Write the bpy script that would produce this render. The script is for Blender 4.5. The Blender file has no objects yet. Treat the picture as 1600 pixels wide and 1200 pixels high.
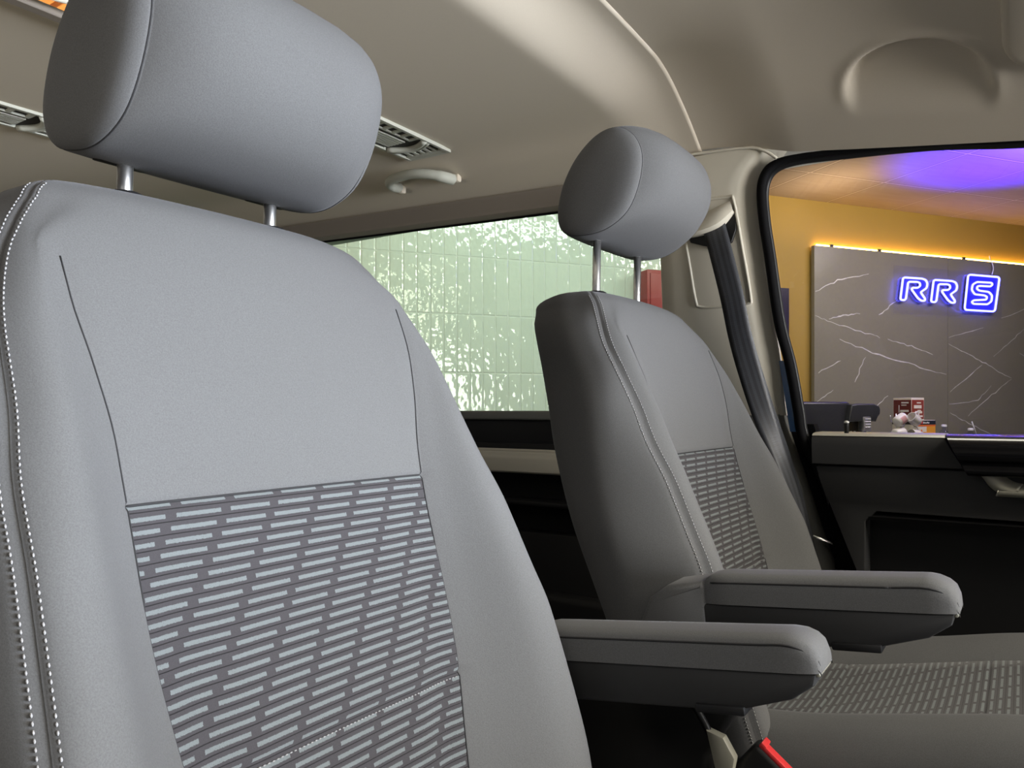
import bpy, bmesh, math, random
from mathutils import Vector, Matrix
random.seed(7)
sc = bpy.context.scene
C = sc.collection
ZC = 0.85          # camera height above the van floor; heights below are given relative to it

# ------------------------------------------------------------------ helpers
def link(name, me, mat=None, parent=None, smooth=True):
    o = bpy.data.objects.new(name, me)
    C.objects.link(o)
    if mat is not None:
        for m in (mat if isinstance(mat, (list, tuple)) else [mat]):
            me.materials.append(m)
    if smooth:
        for p in me.polygons:
            p.use_smooth = True
    if parent is not None:
        o.parent = parent
    return o

def mk(name, V, F, mat=None, parent=None, smooth=True, uv=None):
    me = bpy.data.meshes.new(name)
    me.from_pydata([tuple(v) for v in V], [], F)
    if uv is not None:
        l = me.uv_layers.new(name='UVMap')
        for p in me.polygons:
            for li in p.loop_indices:
                l.data[li].uv = uv[me.loops[li].vertex_index]
    me.update()
    return link(name, me, mat, parent, smooth)

def bmk(name, bm, mat=None, parent=None, smooth=True, sharp=None):
    bmesh.ops.recalc_face_normals(bm, faces=bm.faces)
    me = bpy.data.meshes.new(name)
    bm.to_mesh(me)
    bm.free()
    o = link(name, me, mat, parent, smooth)
    if sharp:
        me.set_sharp_from_angle(angle=math.radians(sharp))
    return o

def add_box(bm, lo, hi, bev=0.0, seg=2, mx=None):
    lo = Vector(lo); hi = Vector(hi)
    r = bmesh.ops.create_cube(bm, size=1.0)
    vs = r['verts']
    for v in vs:
        v.co = Vector((lo[i] + (v.co[i] + .5) * (hi[i] - lo[i]) for i in range(3)))
    if bev:
        es = list({e for v in vs for e in v.link_edges})
        r = bmesh.ops.bevel(bm, geom=vs + es, offset=bev, segments=seg, profile=.5, affect='EDGES')
        vs = list({v for f in r['faces'] for v in f.verts} | {v for v in vs if v.is_valid})
    if mx is not None:
        bmesh.ops.transform(bm, matrix=mx, verts=vs)
    return vs

def add_prism(bm, pts, a, b, axis=1, bev=0.0, seg=2, mx=None):
    """closed polygon pts (two coords) extruded from a to b along axis"""
    def put(p, t):
        if axis == 1: return (p[0], t, p[1])
        if axis == 0: return (t, p[0], p[1])
        return (p[0], p[1], t)
    v0 = [bm.verts.new(put(p, a)) for p in pts]
    v1 = [bm.verts.new(put(p, b)) for p in pts]
    n = len(pts)
    fs = [bm.faces.new(v0), bm.faces.new(list(reversed(v1)))]
    for i in range(n):
        fs.append(bm.faces.new((v0[i], v1[i], v1[(i + 1) % n], v0[(i + 1) % n])))
    vs = v0 + v1
    bmesh.ops.recalc_face_normals(bm, faces=fs)
    if bev:
        es = list({e for f in fs[:2] for e in f.edges})
        r = bmesh.ops.bevel(bm, geom=es, offset=bev, segments=seg, profile=.5, affect='EDGES')
        vs = list({v for f in r['faces'] for v in f.verts} | {v for v in vs if v.is_valid})
    if mx is not None:
        bmesh.ops.transform(bm, matrix=mx, verts=vs)

def cr(pts, n=8, closed=False):
    P = [Vector(p) for p in pts]
    out = []
    m = len(P)
    for i in range(m if closed else m - 1):
        if closed:
            p0, p1, p2, p3 = P[i - 1], P[i], P[(i + 1) % m], P[(i + 2) % m]
        else:
            p0, p1, p2, p3 = P[max(i - 1, 0)], P[i], P[i + 1], P[min(i + 2, m - 1)]
        for k in range(n):
            t = k / n
            out.append(.5 * ((2 * p1) + (p2 - p0) * t + (2 * p0 - 5 * p1 + 4 * p2 - p3) * t * t + (3 * p1 - p0 - 3 * p2 + p3) * t ** 3))
    if not closed:
        out.append(P[-1])
    return out

def add_tube(bm, pts, r, seg=10, closed=False, cap=True):
    P = [Vector(p) for p in pts]
    n = len(P)
    rad = r if isinstance(r, (list, tuple)) else [r] * n
    rings = []
    prev = None
    for i in range(n):
        if closed:
            t = P[(i + 1) % n] - P[i - 1]
        else:
            t = P[min(i + 1, n - 1)] - P[max(i - 1, 0)]
        t.normalize()
        if prev is None:
            a = Vector((0, 0, 1)) if abs(t.z) < .9 else Vector((1, 0, 0))
            u = t.cross(a).normalized()
        else:
            u = (prev - t * prev.dot(t)).normalized()
        prev = u
        w = t.cross(u)
        rings.append([bm.verts.new(P[i] + (u * math.cos(2 * math.pi * k / seg) + w * math.sin(2 * math.pi * k / seg)) * rad[i]) for k in range(seg)])
    for i in range(n if closed else n - 1):
        A = rings[i]; B = rings[(i + 1) % n]
        for k in range(seg):
            bm.faces.new((A[k], A[(k + 1) % seg], B[(k + 1) % seg], B[k]))
    if cap and not closed:
        bm.faces.new(list(reversed(rings[0])))
        bm.faces.new(rings[-1])

def add_lathe(bm, prof, seg=20, at=(0, 0, 0), mx=None):
    rings = []
    allv = []
    for (r, z) in prof:
        ring = [bm.verts.new((at[0] + r * math.cos(2 * math.pi * k / seg), at[1] + r * math.sin(2 * math.pi * k / seg), at[2] + z)) for k in range(seg)]
        rings.append(ring); allv += ring
    for A, B in zip(rings, rings[1:]):
        for k in range(seg):
            bm.faces.new((A[k], A[(k + 1) % seg], B[(k + 1) % seg], B[k]))
    bm.faces.new(list(reversed(rings[0])))
    bm.faces.new(rings[-1])
    if mx is not None:
        bmesh.ops.transform(bm, matrix=mx, verts=allv)

def lerp_tab(tab, x):
    if x <= tab[0][0]: return tab[0][1]
    for (x0, y0), (x1, y1) in zip(tab, tab[1:]):
        if x <= x1:
            t = (x - x0) / (x1 - x0)
            return y0 + (y1 - y0) * t
    return tab[-1][1]

def smooth_tab(tab):
    """monotone cubic (Fritsch-Carlson) through the table"""
    xs = [t[0] for t in tab]; ys = [t[1] for t in tab]; n = len(xs)
    d = [(ys[i + 1] - ys[i]) / (xs[i + 1] - xs[i]) for i in range(n - 1)]
    m = [d[0]] + [0 if d[i - 1] * d[i] <= 0 else 2 * d[i - 1] * d[i] / (d[i - 1] + d[i]) for i in range(1, n - 1)] + [d[-1]]
    def f(x):
        if x <= xs[0]: return ys[0]
        if x >= xs[-1]: return ys[-1]
        i = max(k for k in range(n - 1) if xs[k] <= x)
        h = xs[i + 1] - xs[i]; t = (x - xs[i]) / h
        return (ys[i] * (2 * t ** 3 - 3 * t * t + 1) + h * m[i] * (t ** 3 - 2 * t * t + t)
                + ys[i + 1] * (-2 * t ** 3 + 3 * t * t) + h * m[i + 1] * (t ** 3 - t * t))
    return f

def sst(a, b, x):
    t = min(1, max(0, (x - a) / (b - a)))
    return t * t * (3 - 2 * t)

def thing(name, label, cat, loc=(0, 0, 0), group=None, rot=0.0):
    o = bpy.data.objects.new(name, None)
    o.empty_display_size = .05
    C.objects.link(o)
    o.location = loc
    o.rotation_euler = (0, 0, rot)
    o['label'] = label; o['category'] = cat; o['kind'] = 'thing'
    if group: o['group'] = group
    return o

def tag(o, label, cat, group=None):
    o['label'] = label; o['category'] = cat; o['kind'] = 'thing'
    if group: o['group'] = group
    return o

def struct(o, label=None, cat=None):
    o['kind'] = 'structure'
    if label: o['label'] = label
    if cat: o['category'] = cat
    return o

# ------------------------------------------------------------------ materials
def nt(name):
    m = bpy.data.materials.new(name)
    m.use_nodes = True
    t = m.node_tree
    b = t.nodes['Principled BSDF']
    return m, t, b

def N(t, typ, **kw):
    n = t.nodes.new(typ)
    for k, v in kw.items():
        setattr(n, k, v)
    return n

def val(t, x):
    return x

def M(t, op, a, b=None, c=None):
    n = t.nodes.new('ShaderNodeMath')
    n.operation = op
    for i, x in enumerate((a, b, c)):
        if x is None: continue
        if isinstance(x, (int, float)): n.inputs[i].default_value = x
        else: t.links.new(x, n.inputs[i])
    return n.outputs[0]

def mixc(t, fac, a, b):
    n = t.nodes.new('ShaderNodeMix')
    n.data_type = 'RGBA'
    for s, x in ((n.inputs[0], fac), (n.inputs[6], a), (n.inputs[7], b)):
        if isinstance(x, (int, float)): s.default_value = x
        elif isinstance(x, tuple): s.default_value = (*x, 1) if len(x) == 3 else x
        else: t.links.new(x, s)
    return n.outputs[2]

def noise(t, scale, detail=2, rough=.5, coord=None, vec=None):
    n = t.nodes.new('ShaderNodeTexNoise')
    n.inputs['Scale'].default_value = scale
    n.inputs['Detail'].default_value = detail
    n.inputs['Roughness'].default_value = rough
    if vec is not None:
        t.links.new(vec, n.inputs['Vector'])
    else:
        tc = t.nodes.new('ShaderNodeTexCoord')
        t.links.new(tc.outputs[coord or 'Object'], n.inputs['Vector'])
    return n.outputs['Fac']

def bump(t, b, height, strength=.2, dist=.001):
    n = t.nodes.new('ShaderNodeBump')
    n.inputs['Strength'].default_value = strength
    n.inputs['Distance'].default_value = dist
    t.links.new(height, n.inputs['Height'])
    t.links.new(n.outputs[0], b.inputs['Normal'])

def plain(name, col, rough=.5, metal=0, spec=.5, grain=0, gscale=300, gb=0, sheen=0, coat=0):
    m, t, b = nt(name)
    b.inputs['Roughness'].default_value = rough
    b.inputs['Metallic'].default_value = metal
    b.inputs['Specular IOR Level'].default_value = spec
    b.inputs['Sheen Weight'].default_value = sheen
    b.inputs['Sheen Roughness'].default_value = .4
    b.inputs['Coat Weight'].default_value = coat
    f = noise(t, gscale, 3)
    g = grain if grain else .02
    lo = tuple(c * (1 - g) for c in col); hi = tuple(min(1, c * (1 + g)) for c in col)
    t.links.new(mixc(t, f, lo, hi), b.inputs['Base Color'])
    if gb:
        bump(t, b, f, gb, .0006)
    return m

def fabric(name, col, grain=.35, scale=900):
    m, t, b = nt(name)
    b.inputs['Roughness'].default_value = .95
    b.inputs['Specular IOR Level'].default_value = .15
    b.inputs['Sheen Weight'].default_value = .10
    b.inputs['Sheen Roughness'].default_value = .35
    b.inputs['Sheen Tint'].default_value = (.8, .82, .9, 1)
    f = noise(t, scale, 2, .7)
    g2 = noise(t, 6, 2)
    lo = tuple(c * (1 - grain) for c in col); hi = tuple(c * (1 + grain) for c in col)
    c1 = mixc(t, f, lo, hi)
    c2 = mixc(t, M(t, 'MULTIPLY', g2, .12), c1, tuple(c * .8 for c in col))
    t.links.new(c2, b.inputs['Base Color'])
    bump(t, b, f, .25, .0006)
    return m

def dash_fabric(name, base, dash, row=.0093, per=.047, shift=-.0058):
    """charcoal cloth woven with staggered pale dashes, laid out in metres on the UV map"""
    m, t, b = nt(name)
    b.inputs['Roughness'].default_value = .92
    b.inputs['Specular IOR Level'].default_value = .2
    b.inputs['Sheen Weight'].default_value = .15
    uv = N(t, 'ShaderNodeUVMap').outputs[0]
    sp = N(t, 'ShaderNodeSeparateXYZ')
    t.links.new(uv, sp.inputs[0])
    u, v = sp.outputs[0], sp.outputs[1]
    vr = M(t, 'DIVIDE', v, row)
    ri = M(t, 'FLOOR', vr)
    fv = M(t, 'FRACT', vr)
    xu = M(t, 'DIVIDE', M(t, 'ADD', u, M(t, 'MULTIPLY', ri, shift)), per)
    fu = M(t, 'FRACT', M(t, 'ADD', xu, 100.0))
    # fine weave jitter on the dash edges
    f = noise(t, 1400, 2, .7)
    jit = M(t, 'MULTIPLY', M(t, 'SUBTRACT', f, .5), .25)
    fvj = M(t, 'ADD', fv, jit)
    inv = M(t, 'MULTIPLY', M(t, 'GREATER_THAN', fvj, .34), M(t, 'LESS_THAN', fvj, .68))
    fuj = M(t, 'ADD', fu, M(t, 'MULTIPLY', jit, .12))
    inu = M(t, 'MULTIPLY', M(t, 'GREATER_THAN', fuj, .03), M(t, 'LESS_THAN', fuj, .84))
    msk = M(t, 'MULTIPLY', inv, inu)
    # checker-like twill inside the dash
    tw = M(t, 'GREATER_THAN', f, .36)
    msk2 = M(t, 'MULTIPLY', msk, M(t, 'ADD', M(t, 'MULTIPLY', tw, .6), .4))
    # thin dark line between the rows, stepping up at the gaps
    ln = M(t, 'LESS_THAN', M(t, 'ABSOLUTE', M(t, 'SUBTRACT', fv, .06)), .05)
    c0 = mixc(t, f, tuple(c * .72 for c in base), tuple(c * 1.28 for c in base))
    c1 = mixc(t, ln, c0, tuple(c * .35 for c in base))
    c2 = mixc(t, msk2, c1, dash)
    t.links.new(c2, b.inputs['Base Color'])
    h = M(t, 'SUBTRACT', M(t, 'ADD', M(t, 'MULTIPLY', msk, 1.0), M(t, 'MULTIPLY', f, .4)), M(t, 'MULTIPLY', ln, .8))
    bump(t, b, h, .6, .0009)
    return m

MAT = {}
MAT['cloth'] = fabric('seat_cloth', (.132, .133, .136), .34)
MAT['insert'] = dash_fabric('dash_cloth', (.052, .049, .054), (.155, .174, .179))
MAT['stitch'] = plain('pale_thread', (.36, .36, .37), .8)
MAT['stitch_dark'] = plain('dark_thread', (.02, .02, .022), .8)
MAT['headliner'] = plain('headliner_felt', (.62, .56, .465), .95, spec=.1, grain=.05, gscale=700, gb=.15)
MAT['trim'] = plain('beige_plastic', (.64, .605, .515), .5, spec=.3, grain=.02, gscale=900, gb=.05)
MAT['header'] = plain('brown_grey_plastic', (.27, .235, .20), .6, spec=.3)
MAT['dark'] = plain('charcoal_plastic', (.030, .030, .031), .55, spec=.35, grain=.15, gscale=1200, gb=.1)
MAT['darker'] = plain('black_plastic', (.012, .012, .013), .5, spec=.3)
MAT['gloss'] = plain('gloss_black', (.005, .005, .006), .15, spec=.22)
MAT['rubber'] = plain('black_rubber', (.005, .005, .006), .75, spec=.1)
MAT['greytrim'] = plain('grey_trim', (.16, .16, .145), .38, spec=.5)
MAT['pewter'] = plain('pewter_plastic', (.36, .35, .29), .4, metal=.3)
MAT['chrome'] = plain('chrome', (.95, .95, .95), .32, metal=1)
MAT['belt'] = None
MAT['red'] = plain('red_plastic', (.72, .045, .05), .35)
MAT['blue'] = plain('blue_paint', (.01, .10, .30), .25, coat=1)
MAT['carpet'] = plain('dark_carpet', (.016, .016, .016), .95, spec=.1, grain=.4, gscale=400, gb=.4)
MAT['vent'] = plain('vent_plastic', (.47, .48, .42), .5, spec=.35)
MAT['ventbrown'] = plain('vent_backing', (.03, .028, .026), .8)
MAT['sill'] = plain('pale_reflection', (.50, .48, .42), .30, spec=.6)  # pale colour holds the bright reflection on the dark door top
MAT['white'] = plain('white_plastic', (.75, .74, .72), .4)
MAT['mug'] = plain('mug_glaze', (.80, .76, .72), .2)
MAT['mugband'] = plain('pink_print', (.62, .33, .32), .3)
MAT['machine'] = plain('machine_black', (.022, .022, .026), .35)
MAT['lacquer'] = plain('maroon_card', (.13, .015, .014), .45)
MAT['lacquer2'] = plain('brick_red_card', (.27, .045, .03), .45)
MAT['card'] = plain('cream_card', (.80, .74, .62), .6)
MAT['orange'] = plain('orange_card', (.85, .36, .04), .5)
MAT['orangered'] = plain('orange_red_print', (.80, .16, .03), .5)
MAT['navy'] = plain('navy_card', (.02, .022, .035), .4)
MAT['counter'] = plain('counter_top', (.05, .048, .045), .3)
MAT['yellow'] = plain('ochre_paint', (.37, .235, .045), .6, spec=.3, grain=.06, gscale=3)
MAT['roomfloor'] = plain('grey_floor', (.30, .29, .28), .35, grain=.1, gscale=4)
MAT['roomwall'] = plain('room_paint', (.55, .54, .52), .7)
MAT['redbox'] = plain('red_enamel', (.30, .018, .020), .4)
MAT['screen'] = plain('dark_screen', (.03, .025, .05), .2)

def belt_mat():
    m, t, b = nt('belt_webbing')
    b.inputs['Roughness'].default_value = .45
    b.inputs['Specular IOR Level'].default_value = .4
    uv = N(t, 'ShaderNodeUVMap').outputs[0]
    sp = N(t, 'ShaderNodeSeparateXYZ'); t.links.new(uv, sp.inputs[0])
    s = M(t, 'FRACT', M(t, 'MULTIPLY', sp.outputs[0], 4.0))
    st = M(t, 'GREATER_THAN', s, .5)
    f = noise(t, 30, 2)
    c = mixc(t, st, (.020, .021, .025), (.042, .045, .053))
    c2 = mixc(t, M(t, 'MULTIPLY', f, .5), c, (.06, .063, .072))
    t.links.new(c2, b.inputs['Base Color'])
    wv = M(t, 'SINE', M(t, 'MULTIPLY', sp.outputs[1], 1500.0))
    bump(t, b, wv, .15, .0004)
    return m
MAT['belt'] = belt_mat()

def glass(name, tint, refl=.9):
    m = bpy.data.materials.new(name); m.use_nodes = True
    t = m.node_tree; t.nodes.clear()
    out = N(t, 'ShaderNodeOutputMaterial')
    tr = N(t, 'ShaderNodeBsdfTransparent'); tr.inputs[0].default_value = (*tint, 1)
    gl = N(t, 'ShaderNodeBsdfGlossy'); gl.inputs['Roughness'].default_value = .01
    lw = N(t, 'ShaderNodeLayerWeight'); lw.inputs[0].default_value = .5
    fr = M(t, 'ADD', M(t, 'MULTIPLY', M(t, 'POWER', lw.outputs['Facing'], 5.0), .96), .04)
    mx = N(t, 'ShaderNodeMixShader')
    t.links.new(M(t, 'MULTIPLY', fr, refl), mx.inputs[0])
    t.links.new(tr.outputs[0], mx.inputs[1]); t.links.new(gl.outputs[0], mx.inputs[2])
    t.links.new(mx.outputs[0], out.inputs[0])
    return m
MAT['glass_green'] = glass('tinted_window_glass', (.865, .955, .885), .8)
MAT['glass'] = glass('door_glass', (.93, .95, .92), .8)
MAT['acrylic'] = glass('clear_acrylic', (.985, .985, 1.0), .7)
MAT['bottle'] = glass('bottle_glass', (.80, .84, .92), 1.0)

def emit(name, col, s):
    m = bpy.data.materials.new(name); m.use_nodes = True
    t = m.node_tree; t.nodes.clear()
    out = N(t, 'ShaderNodeOutputMaterial'); e = N(t, 'ShaderNodeEmission')
    e.inputs[0].default_value = (*col, 1); e.inputs[1].default_value = s
    t.links.new(e.outputs[0], out.inputs[0])
    return m
MAT['neon'] = emit('neon_blue_white', (.085, .085, 1.0), 14.0)
MAT['led'] = emit('amber_led', (1.0, .55, .12), 30.0)
MAT['signglow'] = plain('painted_blue_glow', (.05, .05, .85), .3)  # blue glow inside the letters, put into the plate colour

def tile_mat():
    m, t, b = nt('glazed_white_tiles')
    b.inputs['Roughness'].default_value = .07
    b.inputs['Specular IOR Level'].default_value = .6
    uv = N(t, 'ShaderNodeUVMap').outputs[0]
    sp = N(t, 'ShaderNodeSeparateXYZ'); t.links.new(uv, sp.inputs[0])
    cu = M(t, 'DIVIDE', sp.outputs[0], .080); cv = M(t, 'DIVIDE', M(t, 'SUBTRACT', sp.outputs[1], .217), .342)
    fu = M(t, 'FRACT', cu); fv = M(t, 'FRACT', cv)
    eu = M(t, 'MULTIPLY', M(t, 'MINIMUM', fu, M(t, 'SUBTRACT', 1.0, fu)), .080)
    ev = M(t, 'MULTIPLY', M(t, 'MINIMUM', fv, M(t, 'SUBTRACT', 1.0, fv)), .342)
    e = M(t, 'MINIMUM', eu, ev)
    grout = M(t, 'LESS_THAN', e, .0016)
    cell = N(t, 'ShaderNodeCombineXYZ')
    t.links.new(M(t, 'FLOOR', cu), cell.inputs[0]); t.links.new(M(t, 'FLOOR', cv), cell.inputs[1])
    wn = N(t, 'ShaderNodeTexWhiteNoise'); wn.noise_dimensions = '3D'
    t.links.new(cell.outputs[0], wn.inputs['Vector'])
    c = mixc(t, wn.outputs[0], (.64, .68, .62), (.68, .72, .66))
    c2 = mixc(t, grout, c, (.80, .82, .78))
    t.links.new(c2, b.inputs['Base Color'])
    # pillowed glaze edge plus a hand-made wobble
    pil = M(t, 'MULTIPLY', M(t, 'MINIMUM', M(t, 'DIVIDE', e, .007), 1.0), .0032)
    sc3 = N(t, 'ShaderNodeVectorMath'); sc3.operation = 'MULTIPLY_ADD'
    t.links.new(uv, sc3.inputs[0]); sc3.inputs[1].default_value = (1, .7, 1)
    t.links.new(wn.outputs['Color'], sc3.inputs[2])
    wob = M(t, 'MULTIPLY', noise(t, 24, 1.5, .5, vec=sc3.outputs[0]), .0048)
    h = M(t, 'ADD', pil, wob)
    n = N(t, 'ShaderNodeBump'); n.inputs['Strength'].default_value = 1.0; n.inputs['Distance'].default_value = 1.0
    t.links.new(h, n.inputs['Height']); t.links.new(n.outputs[0], b.inputs['Normal'])
    return m
MAT['tile'] = tile_mat()

def marble_mat():
    m, t, b = nt('dark_marble')
    b.inputs['Roughness'].default_value = .30
    uv = N(t, 'ShaderNodeUVMap').outputs[0]
    f = noise(t, 2.2, 4, .6, vec=uv)
    f2 = noise(t, 40, 3, .6, vec=uv)
    base = mixc(t, f, (.205, .188, .140), (.265, .245, .18))
    t.links.new(mixc(t, M(t, 'MULTIPLY', f2, .25), base, (.12, .11, .092)), b.inputs['Base Color'])
    return m
MAT['marble'] = marble_mat()
MAT['vein'] = plain('marble_vein', (.62, .60, .55), .35, grain=.5, gscale=25)

def ceil_mat():
    m, t, b = nt('ceiling_tiles')
    b.inputs['Roughness'].default_value = .6
    uv = N(t, 'ShaderNodeUVMap').outputs[0]
    sp = N(t, 'ShaderNodeSeparateXYZ'); t.links.new(uv, sp.inputs[0])
    fu = M(t, 'FRACT', M(t, 'DIVIDE', M(t, 'SUBTRACT', sp.outputs[0], 3.419 - 3.0), .600))
    fv = M(t, 'FRACT', M(t, 'DIVIDE', M(t, 'SUBTRACT', sp.outputs[1], .505 - .6), .600))
    e = M(t, 'MINIMUM', M(t, 'MINIMUM', fu, M(t, 'SUBTRACT', 1.0, fu)), M(t, 'MINIMUM', fv, M(t, 'SUBTRACT', 1.0, fv)))
    grid = M(t, 'LESS_THAN', e, .014)
    edge = M(t, 'MULTIPLY', M(t, 'LESS_THAN', e, .022), M(t, 'SUBTRACT', 1.0, grid))
    mp = N(t, 'ShaderNodeMapping'); mp.inputs['Scale'].default_value = (2.0, 16, 1); t.links.new(uv, mp.inputs[0])
    f = noise(t, 1.6, 4, .6, vec=mp.outputs[0])
    c = mixc(t, f, (.31, .24, .17), (.41, .34, .26))
    c = mixc(t, edge, c, (.07, .05, .035))
    c = mixc(t, grid, c, (.55, .46, .36))
    t.links.new(c, b.inputs['Base Color'])
    return m
MAT['ceil'] = ceil_mat()

def wood_mat():
    m, t, b = nt('orange_wood')
    b.inputs['Roughness'].default_value = .4
    tc = N(t, 'ShaderNodeTexCoord')
    mp = N(t, 'ShaderNodeMapping'); mp.inputs['Scale'].default_value = (3, 60, 3); t.links.new(tc.outputs['Object'], mp.inputs[0])
    f = noise(t, 1.5, 4, .6, vec=mp.outputs[0])
    t.links.new(mixc(t, f, (.62, .22, .04), (.85, .42, .12)), b.inputs['Base Color'])
    return m
MAT['wood'] = wood_mat()

# ------------------------------------------------------------------ camera (at the open front passenger door)
cam = bpy.data.cameras.new('camera')
cam.sensor_width = 36; cam.lens = 27.0; cam.shift_y = .025; cam.clip_start = .02
co = bpy.data.objects.new('camera', cam); C.objects.link(co)
co.location = (0, 0, ZC)
co.rotation_euler = (math.radians(90), 0, math.atan2(.555, .832))
sc.camera = co

# ------------------------------------------------------------------ front seats
# profile tables of the backrest: height -> half width, insert half width, front face X (all in the near seat's place)
Wt = smooth_tab([(-.45, .245), (-.40, .256), (-.33, .265), (-.187, .272), (-.10, .264), (0, .251), (.072, .228), (.11, .215), (.137, .201), (.150, .189), (.160, .181), (.174, .173), (.185, .161), (.192, .147), (.197, .130), (.2005, .112)])
Pt = smooth_tab([(-.45, .112), (-.33, .130), (-.23, .150), (-.15, .156), (-.09, .157), (-.03, .160), (.03, .169), (.08, .176), (.2, .178)])
Ft = smooth_tab([(-.45, -.408), (-.36, -.430), (-.25, -.463), (-.10, -.511), (-.043, -.525), (0, -.533), (.056, -.549), (.11, -.567), (.15, -.585), (.2, -.608)])
Bt = smooth_tab([(-.45, .058), (-.21, .057), (-.10, .045), (0, .020), (.056, .007), (.12, .002), (.2, .0)])
SYt = smooth_tab([(-.45, .236), (-.33, .256), (-.21, .252), (-.164, .248), (-.10, .243), (-.043, .237), (0, .230), (.056, .2235), (.11, .2065), (.15, .187), (.2, .178)])
SXt = smooth_tab([(-.45, .052), (-.21, .050), (-.164, .044), (-.10, .034), (-.043, .014), (0, .001), (.056, -.014), (.11, -.029), (.2, -.034)])
Tt = smooth_tab([(-.45, .135), (-.30, .143), (-.20, .151), (0, .163), (.15, .175), (.21, .175)])
def backrest_ring(h):
    W = Wt(h); P = min(Pt(h), W - .018 - .030 * sst(.09, .165, h)); F = Ft(h); B = Bt(h)
    TH = Tt(h)
    Sy = min(SYt(h), W - .003)
    Sx = SXt(h)
    Ox = min(Sx - .030, -.040)
    yc = P + (Sy - P) * .60
    rt = sst(.04, .17, h)
    ctrl = [(-P * .5, -.0045), (0, -.006), (P * .55, -.005 - .003 * rt), (P, -.013 * rt), (yc, max(B, Sx + .003) * (1 - rt) - .022 * rt), (Sy, Sx), (W, Ox), (W - .004, Ox - .05), (W - .045, -TH + .004), (W * .5, -TH - .004), (0, -TH - .006)]
    # sample each span: seams stay on fixed columns
    def seg(i, n):
        p0, p1, p2, p3 = [Vector((*ctrl[j], 0)) for j in (i - 1, i, i + 1, min(i + 2, len(ctrl) - 1))]
        o = []
        for q in range(n):
            t = q / n
            p = .5 * ((2 * p1) + (p2 - p0) * t + (2 * p0 - 5 * p1 + 4 * p2 - p3) * t * t + (3 * p1 - p0 - 3 * p2 + p3) * t ** 3)
            o.append([p.x, p.y])
        return o
    cols = []
    for i, n in ((1, 6), (2, 8), (3, 9), (4, 9), (5, 8), (6, 4), (7, 6), (8, 4), (9, 4)):
        cols.append(seg(i, n))
    flat = [p for s in cols for p in s] + [[0, -TH - .006]]
    iP = 6 + 8
    iS = 6 + 8 + 9 + 9
    # grooves
    flat[iP][1] -= .0028 * (1 - sst(.07, .14, h))
    for j, off in ((iP - 1, 0.0032), (iP + 1, .0032)):
        pass
    return flat, iP, iS, F
CLOSE = .0032

def tighten(flat, i, d):
    """pull the neighbours of column i close to it so that the groove is narrow"""
    c = Vector(flat[i])
    for j in (i - 1, i + 1):
        v = Vector(flat[j]) - c
        if v.length > d:
            v = v.normalized() * d
            flat[j] = [c.x + v.x, c.y + v.y]

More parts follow.
